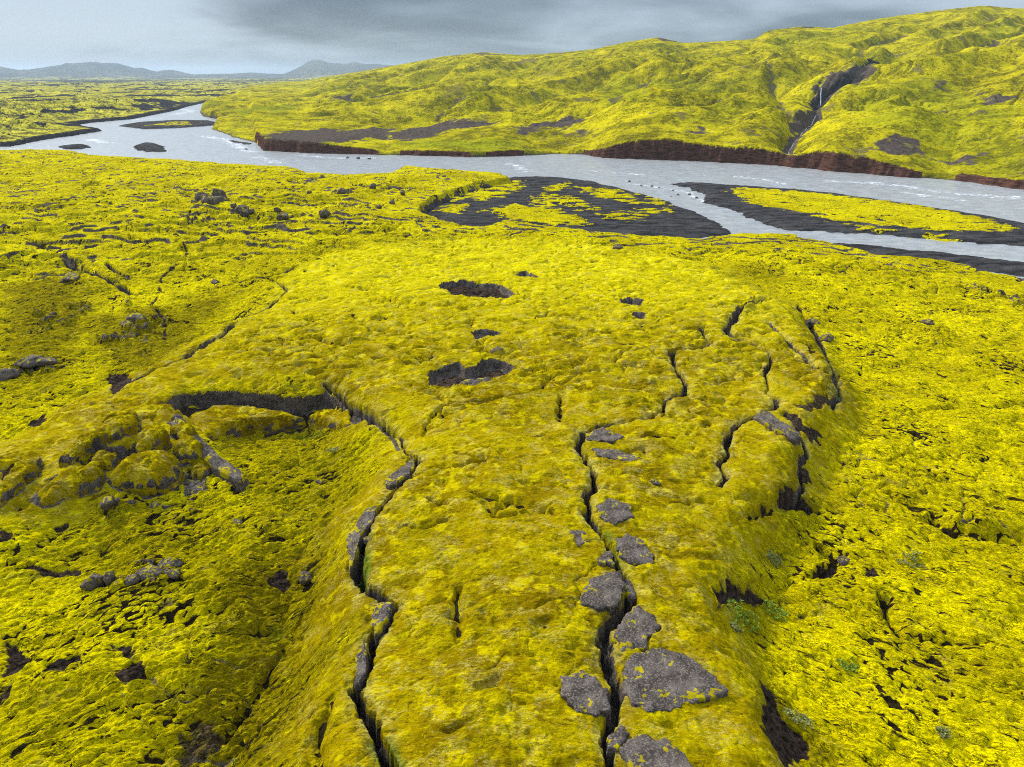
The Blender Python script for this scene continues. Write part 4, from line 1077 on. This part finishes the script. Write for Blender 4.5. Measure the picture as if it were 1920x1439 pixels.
for k, (lab, key, rise, dome, tl) in enumerate([
        ('long slanting ridge of dark broken rock with moss beside the heap', 'k1', .45, .35, (0, .03)),
        ('low dark bare stone at the foot of the heap', 'k2', .10, .22, (0, 0)),
        ('small black rock in the basin at the wall foot', 'm3', .05, .35, (0, 0)),
        ('brown rubble heap filling the lower sink hole', 'h2', -1.15, .65, (0, .06))]):
    patch('broken_rock', lab, 'rock', None, BEDS[key], rise, dome, .42, 900 + 10 * k, tilt=tl, pw=1.6, deep=1.2, jag=.20, cushion=.25)

def boulder(name, label, cat, group, px, py, wpx, seed, squash=.75, sink=.3, moss=.1, zfix=None):
    R = np.random.default_rng(seed)
    X, Y = ground_at(px, py) if zfix is None else at(px, py, zfix)
    dist = math.sqrt(X * X + Y * Y + CZ * CZ)
    rad = wpx * .5 * dist / FPX
    nu, nv = 30, 18
    u = np.linspace(0, 2 * np.pi, nu, endpoint=False); v = np.linspace(.02, np.pi - .02, nv)
    U, Vv = np.meshgrid(u, v)
    D = np.stack([np.sin(Vv) * np.cos(U), np.sin(Vv) * np.sin(U), np.cos(Vv)], -1).reshape(-1, 3)
    N = R.normal(size=(16, 3)); N /= np.linalg.norm(N, axis=1)[:, None]; off = R.uniform(.68, 1.0, 16)
    dn = D @ N.T
    rr = np.min(np.where(dn > .05, off / np.maximum(dn, .05), 9), axis=1); rr = np.minimum(rr, 1.25)
    rr *= 1 + .13 * perlin(D[:, 0] * 2.2 + D[:, 2] * 1.3 + seed, D[:, 1] * 2.2 - D[:, 2], seed) + .07 * perlin(D[:, 0] * 6 + D[:, 2] * 3, D[:, 1] * 6 - D[:, 2] * 2, seed + 1)
    p = D * rr[:, None] * rad * np.array([1, R.uniform(.7, 1), squash])
    a = R.uniform(0, 6.28); ca, sa = math.cos(a), math.sin(a)
    p = np.stack([p[:, 0] * ca - p[:, 1] * sa, p[:, 0] * sa + p[:, 1] * ca, p[:, 2]], 1)
    z = float(Z(X, Y)[0])
    if zfix is not None: z = max(z, zfix - .05)
    ms = sstep(.1, .4, D[:, 2] * .5 + perlin(D[:, 0] * 3 + seed, D[:, 1] * 3 + D[:, 2], seed + 2) + moss - .5)
    i = (np.arange(nv - 1)[:, None] * nu + np.arange(nu)[None]).ravel(); j = (np.arange(nv - 1)[:, None] * nu + (np.arange(nu)[None] + 1) % nu).ravel()
    o = mesh_from(name, p, np.stack([i, i + nu, j + nu, j], 1), ROCK, dict(moss=ms))
    o.location = (X, Y, z + rad * squash * (1 - 2 * sink))
    return tag(o, label, cat, group)

G1 = 'grey boulders lying in the moss'
for k, (px, py, w, sq, ms, lab) in enumerate([
    (11, 709, 34, .8, 0, 'lone grey boulder half cut by the picture edge'),
    (60, 691, 40, .35, .1, 'flat grey rock plate behind the lone cut boulder'), (92, 690, 26, .5, .1, 'small grey rock at the end of the flat plate'),
    (175, 1099, 36, .8, 0, 'largest round grey boulder in the boulder row on the slope'), (209, 1097, 22, 1.0, 0, 'narrow upright grey boulder beside the largest round one'),
    (250, 1099, 20, .9, .1, 'small grey boulder in the middle of the boulder row'), (284, 1086, 40, .5, .2, 'broad flat grey rock at the upper part of the row'),
    (318, 1063, 34, .5, .2, 'grey jagged rock topmost of the boulder row'), (330, 1090, 28, .6, .2, 'low grey rock under the jagged topmost one'),
    (573, 1084, 26, .9, .1, 'single dark rock at the edge of a small mossy pit'), (405, 533, 14, .8, .1, 'tiny dark boulder below the long thin crack'),
    (1158, 467, 24, .5, .1, 'dark flat stone alone on the bright moss before the river'), (1548, 640, 30, .6, .2, 'dark rock in the steps on the ridge flank'),
    (1527, 606, 24, .7, .2, 'dark rock above the flank steps'), (135, 535, 26, .6, .3, 'dark rock beside the slanting crack on the plain'),
    (1584, 1042, 24, .7, .1, 'grey rock in the branching crevice'), (690, 1010, 20, .7, .2, 'small rock stuck on the western crack rim'),
    (255, 603, 40, .4, .2, 'flat dark outcrop low on the plain behind the footpath'), (240, 612, 24, .4, .3, 'small flat outcrop touching the flat dark one'),
    (1228, 905, 20, .6, .2, 'small dark rock amid moss right of the long crack'), (1740, 608, 22, .5, .2, 'small grey rock on the bright plain'),
    (207, 958, 30, .6, .2, 'grey stone below the wide mossy block'), (290, 948, 24, .6, .3, 'grey stone under the biggest round cushion'),
    (600, 905, 18, .6, .3, 'small dark stone on the basin floor'), (445, 982, 18, .5, .2, 'small grey stone on the slope below the rock ridge')]):
    boulder('boulder', lab, 'boulder', G1, px, py, w, 1200 + 7 * k, sq, .35, ms)
for k, (px, py, w) in enumerate([(378, 378, 20), (392, 384, 22), (405, 388, 26), (415, 380, 20), (425, 386, 16), (400, 394, 18), (372, 392, 14), (452, 404, 20), (460, 409, 14), (440, 400, 10), (473, 409, 10), (505, 396, 10), (532, 411, 18), (540, 415, 12), (522, 408, 9), (612, 410, 18), (622, 418, 12), (603, 404, 10), (365, 381, 9),
                                 (628, 363, 14), (640, 372, 14), (655, 368, 12), (648, 384, 10), (700, 356, 12), (712, 388, 9), (690, 390, 9), (605, 335, 9), (755, 362, 12), (770, 352, 9), (735, 380, 10), (582, 372, 8), (560, 366, 9)]):
    boulder('lava_block', 'jagged black lava block of the rubble on the mossy hummocks before the river', 'lava block', 'black lava blocks on the hummocks', px, py, w * 1.15, 1500 + 7 * k, .85, .3, .05)
for k, (px, py, w) in enumerate([(1180, 341, 5), (1203, 349, 4), (1222, 350, 5), (1236, 353, 4), (1262, 358, 5), (1271, 366, 5), (1293, 366, 6), (1306, 372, 6), (1258, 369, 4)]):
    boulder('river_stone', 'small black stone in the shallow rapid between the two gravel bars', 'stone', 'stones in the shallow rapid', px, py, w, 1800 + 7 * k, .7, .3, 0, ZR)
for k, (px, py, w, lab) in enumerate([(652, 297, 7, 'first black stone of the short row in mid river'), (672, 298, 8, 'black stone in the middle of the short river row'), (692, 299, 7, 'last black stone of the short row, below the red bank'), (462, 281, 5, 'tiny black stone in the river off the red bank tip')]):
    boulder('river_stone', lab, 'stone', 'stones in mid river', px, py, w, 1950 + 7 * k, .6, .3, 0, ZR)

# ---- pale plants growing in the moss
def leafmat(name, c1, c2):
    k = NT(name)
    return k.finish(k.mix(k.rng(k.noise(9, 3, .6), .35, .65), c1, c2), .7, None, .2)
PALE = leafmat('pale_leaves', (.12, .125, .022), (.27, .28, .085)); FRESH = leafmat('fresh_leaves', (.09, .16, .008), (.22, .28, .012)); CREAM = leafmat('cream_flowers', (.6, .58, .45), (.75, .74, .66))
def tuft(label, px, py, wpx, seed, mat, flowers=0):
    R = np.random.default_rng(seed)
    X, Y = ground_at(px, py); dist = math.sqrt(X * X + Y * Y + CZ * CZ); rad = wpx * .5 * dist / FPX
    V = []; T = []; FV = []; FT = []
    def leaf(V, T, c, d, n, L, w):
        b = len(V); s = np.cross(d, n)
        V += [c, c + d * L * .45 + s * w, c + d * L + n * L * .12, c + d * L * .45 - s * w]; T.append([b, b + 1, b + 2, b + 3])
    nst = int(34 + rad * 40)
    for _ in range(nst):
        a = R.uniform(0, 6.283); q = rad * math.sqrt(R.uniform(0, 1)) * (.75 + .5 * R.uniform())
        x, y = q * math.cos(a), q * math.sin(a) * .8
        z0 = float(Z(X + x, Y + y)[0])
        h = R.uniform(.08, .22)
        for _l in range(7):
            b = R.uniform(0, 6.283); e = R.uniform(.1, .9)
            d = np.array([math.cos(b) * math.cos(e), math.sin(b) * math.cos(e), math.sin(e)]); n = np.array([-math.cos(b) * math.sin(e), -math.sin(b) * math.sin(e), math.cos(e)])
            leaf(V, T, np.array([x, y, z0 + h * R.uniform(.4, 1)]), d, n, R.uniform(.07, .15), R.uniform(.018, .035))
    z = float(Z(X, Y)[0]); off = np.array([0, 0, z])
    o = mesh_from('moorland_plant', np.array(V) - off, np.array(T), mat); o.location = (X, Y, z)
    tag(o, label, 'plant', 'leafy plants in the moss')
for k, (px, py, w, mt, fl, lab) in enumerate([
    (1452, 1047, 30, PALE, 0, 'pale grey green plant near the foot of the ridge'), (1708, 1050, 44, PALE, 0, 'wide loose grey green plant on the bright plain'),
    (1380, 1181, 20, PALE, 0, 'small pale plant under the round hollow'),
    (1495, 1355, 46, PALE, .5, 'pale rosette plant beside a black cleft'), (1765, 1378, 20, PALE, .8, 'small whitish plant alone low on the bright plain'),
    (1590, 1252, 34, FRESH, 0, 'bright green plant patch in a fold of the plain'),
    (1455, 1147, 40, FRESH, 0, 'bright fresh green clump beside the round hollow'), (1395, 1160, 60, FRESH, 0, 'broad dull green clump right under the round hollow'),
    (1565, 735, 26, PALE, 0, 'grey green plant at the end of the flank steps'),
    (625, 850, 24, PALE, .2, 'small pale plant in the middle of the basin')]):
    tuft(lab, px, py, w, 2100 + k, mt, fl)

# ---- the stream and the little waterfall in the ravine
SW = []
def ribbon(name, pts, w, drop=.25):
    P = HG(pts)
    s = np.linspace(0, len(P) - 1, 40); X = np.interp(s, range(len(P)), P[:, 0]); Y = np.interp(s, range(len(P)), P[:, 1])
    X += .5 * perlin(s * .9, s * 0, 77); 
    tx = np.gradient(X); ty = np.gradient(Y); L = np.hypot(tx, ty) + 1e-6
    V = []
    for k in (-1, -.3, .3, 1):
        xx = X - ty / L * w * k * .5 * (.7 + .5 * perlin(s * 1.7, s * 0 + k, 78)); yy = Y + tx / L * w * k * .5
        zz = np.maximum(Z(xx, yy), Z(X, Y) - .2) + drop - .2 * abs(k)
        V.append(np.stack([xx, yy, zz], 1))
    V = np.concatenate(V); n = 40
    q = [[a * n + i, a * n + i + 1, (a + 1) * n + i + 1, (a + 1) * n + i] for a in range(3) for i in range(n - 1)]
    o = mesh_from(name, V, np.array(q), WATER, dict(foam=np.clip(-.15 + .5 * perlin(V[:, 0] / 1.5, V[:, 1] / 1.5, 79), 0, 1)))
    tag(o, kind='structure')
ribbon('waterfall', [(1541, 158), (1542, 165), (1543, 174)], .8, .5)
ribbon('stream', [(1543, 176), (1536, 186), (1522, 200), (1507, 217), (1498, 228), (1493, 238), (1486, 246), (1484, 256), (1496, 268)], .5, .15)


# ------------------------------------------------------------------ air
def haze(density):
    import bmesh
    bm = bmesh.new(); bmesh.ops.create_cube(bm, size=1)
    me = bpy.data.meshes.new('haze'); bm.to_mesh(me); bm.free()
    o = bpy.data.objects.new('haze', me); COL.objects.link(o)
    zmin = float(gz.min()) - 1.0; zmax = max(float(gz.max()), CZ) + 8
    o.scale = (34000, 34000, zmax - zmin); o.location = (0, 0, (zmax + zmin) / 2)
    m = bpy.data.materials.new('thin_rain_haze'); m.use_nodes = True
    t = m.node_tree; t.nodes.clear()
    out = t.nodes.new('ShaderNodeOutputMaterial'); v = t.nodes.new('ShaderNodeVolumePrincipled')
    v.inputs['Color'].default_value = (.68, .84, 1, 1); v.inputs['Density'].default_value = density; v.inputs['Anisotropy'].default_value = .2
    t.links.new(v.outputs[0], out.inputs['Volume'])
    me.materials.append(m)
    tag(o, kind='stuff')
haze(.75e-4)

# ------------------------------------------------------------------ light
SUN_EL, SUN_AZ = math.radians(38), math.radians(-48)       # azimuth from +Y towards +X
wd = bpy.data.worlds.new('World'); scn.world = wd; wd.use_nodes = True
t = wd.node_tree; t.nodes.clear()
def wn(k): return t.nodes.new(k)
out = wn('ShaderNodeOutputWorld')
sky = wn('ShaderNodeTexSky'); sky.sky_type = 'NISHITA'; sky.sun_disc = False; sky.sun_elevation = SUN_EL; sky.sun_rotation = SUN_AZ
bg1 = wn('ShaderNodeBackground'); bg1.inputs[1].default_value = .10; t.links.new(sky.outputs[0], bg1.inputs[0])
tc = wn('ShaderNodeTexCoord'); sx = wn('ShaderNodeSeparateXYZ'); t.links.new(tc.outputs['Generated'], sx.inputs[0])
def wmath(op, a, b=0.0, c=None):
    q = wn('ShaderNodeMath'); q.operation = op
    for i, v in enumerate((a, b) if c is None else (a, b, c)):
        if isinstance(v, (int, float)): q.inputs[i].default_value = v
        else: t.links.new(v, q.inputs[i])
    return q.outputs[0]
def wrange(v, a, b, lo, hi):
    q = wn('ShaderNodeMapRange'); q.interpolation_type = 'SMOOTHSTEP'
    t.links.new(v, q.inputs[0]); q.inputs[1].default_value = a; q.inputs[2].default_value = b; q.inputs[3].default_value = lo; q.inputs[4].default_value = hi
    return q.outputs[0]
def wmix(f, a, b):
    q = wn('ShaderNodeMix'); q.data_type = 'RGBA'
    for s_, v in ((q.inputs[0], f), (q.inputs[6], a), (q.inputs[7], b)):
        if isinstance(v, (int, float)): s_.default_value = v
        elif isinstance(v, tuple): s_.default_value = (*v, 1)
        else: t.links.new(v, s_)
    return q.outputs[2]
# cloud deck seen from below: direction projected on a plane overhead
den = wmath('MAXIMUM', sx.outputs[2], 0.0); den = wmath('ADD', den, .15)
cx = wmath('DIVIDE', sx.outputs[0], den); cy = wmath('DIVIDE', sx.outputs[1], den)
cv = wn('ShaderNodeCombineXYZ'); t.links.new(cx, cv.inputs[0]); t.links.new(cy, cv.inputs[1])
def wnoise(scale, detail, rough, dist=0.0, loc=(0, 0, 0)):
    mp = wn('ShaderNodeMapping'); mp.inputs['Location'].default_value = loc; t.links.new(cv.outputs[0], mp.inputs[0])
    q = wn('ShaderNodeTexNoise'); q.inputs['Scale'].default_value = scale; q.inputs['Detail'].default_value = detail; q.inputs['Roughness'].default_value = rough; q.inputs['Distortion'].default_value = dist
    t.links.new(mp.outputs[0], q.inputs['Vector']); return q.outputs[0]
n1 = wnoise(.42, 5, .5, .4, (.3, .2, 0)); n2 = wnoise(1.0, 5, .5, .5, (4, 2, 0))
# brighter towards the hidden sun on the left, and overhead
left = wrange(sx.outputs[0], -.66, -.12, 1.0, 0.0)
dark = wmath('ADD', wmath('MULTIPLY', n1, .75), wmath('MULTIPLY', n2, .35))
dark = wmath('SUBTRACT', dark, wmath('MULTIPLY', left, .22))
cl = wmix(wrange(dark, .36, .62, 0, 1), (.285, .343, .415), (.043, .064, .104))
hor = wrange(sx.outputs[2], 0.0, .05, .55, 0.0)
cl = wmix(hor, cl, (.105, .140, .190))
zen = wrange(sx.outputs[2], .14, .85, 1.0, 3.9)
bg2 = wn('ShaderNodeBackground'); t.links.new(cl, bg2.inputs[0]); t.links.new(zen, bg2.inputs[1])
mx = wn('ShaderNodeMixShader'); mx.inputs[0].default_value = .93
t.links.new(bg1.outputs[0], mx.inputs[1]); t.links.new(bg2.outputs[0], mx.inputs[2]); t.links.new(mx.outputs[0], out.inputs[0])

sd_ = bpy.data.lights.new('sun', 'SUN'); sd_.energy = 2.6; sd_.angle = math.radians(6); sd_.color = (1, .96, .88)
so_ = bpy.data.objects.new('sun', sd_); COL.objects.link(so_)
so_.rotation_euler = (math.pi / 2 - SUN_EL, 0, -SUN_AZ + math.pi)
from mathutils import Vector
dirv = Vector((math.sin(SUN_AZ) * math.cos(SUN_EL), math.cos(SUN_AZ) * math.cos(SUN_EL), math.sin(SUN_EL)))
so_.rotation_euler = dirv.to_track_quat('Z', 'Y').to_euler()

# ------------------------------------------------------------------ camera
cd = bpy.data.cameras.new('camera'); co = bpy.data.objects.new('camera', cd); COL.objects.link(co)
co.location = (0, 0, CZ); co.rotation_euler = (math.pi / 2 - PITCH, 0, 0)
cd.sensor_width = 36; cd.lens = 36 * FPX / 1920; cd.clip_end = 60000; cd.clip_start = .5
scn.camera = co
scn.view_settings.view_transform = 'Standard'; scn.view_settings.look = 'None'; scn.view_settings.exposure = 0.74; scn.view_settings.gamma = 1
cy_ = scn.cycles
cy_.filter_width = 1.05; cy_.max_bounces = 5; cy_.diffuse_bounces = 2; cy_.glossy_bounces = 2; cy_.volume_bounces = 1; cy_.use_denoising = False
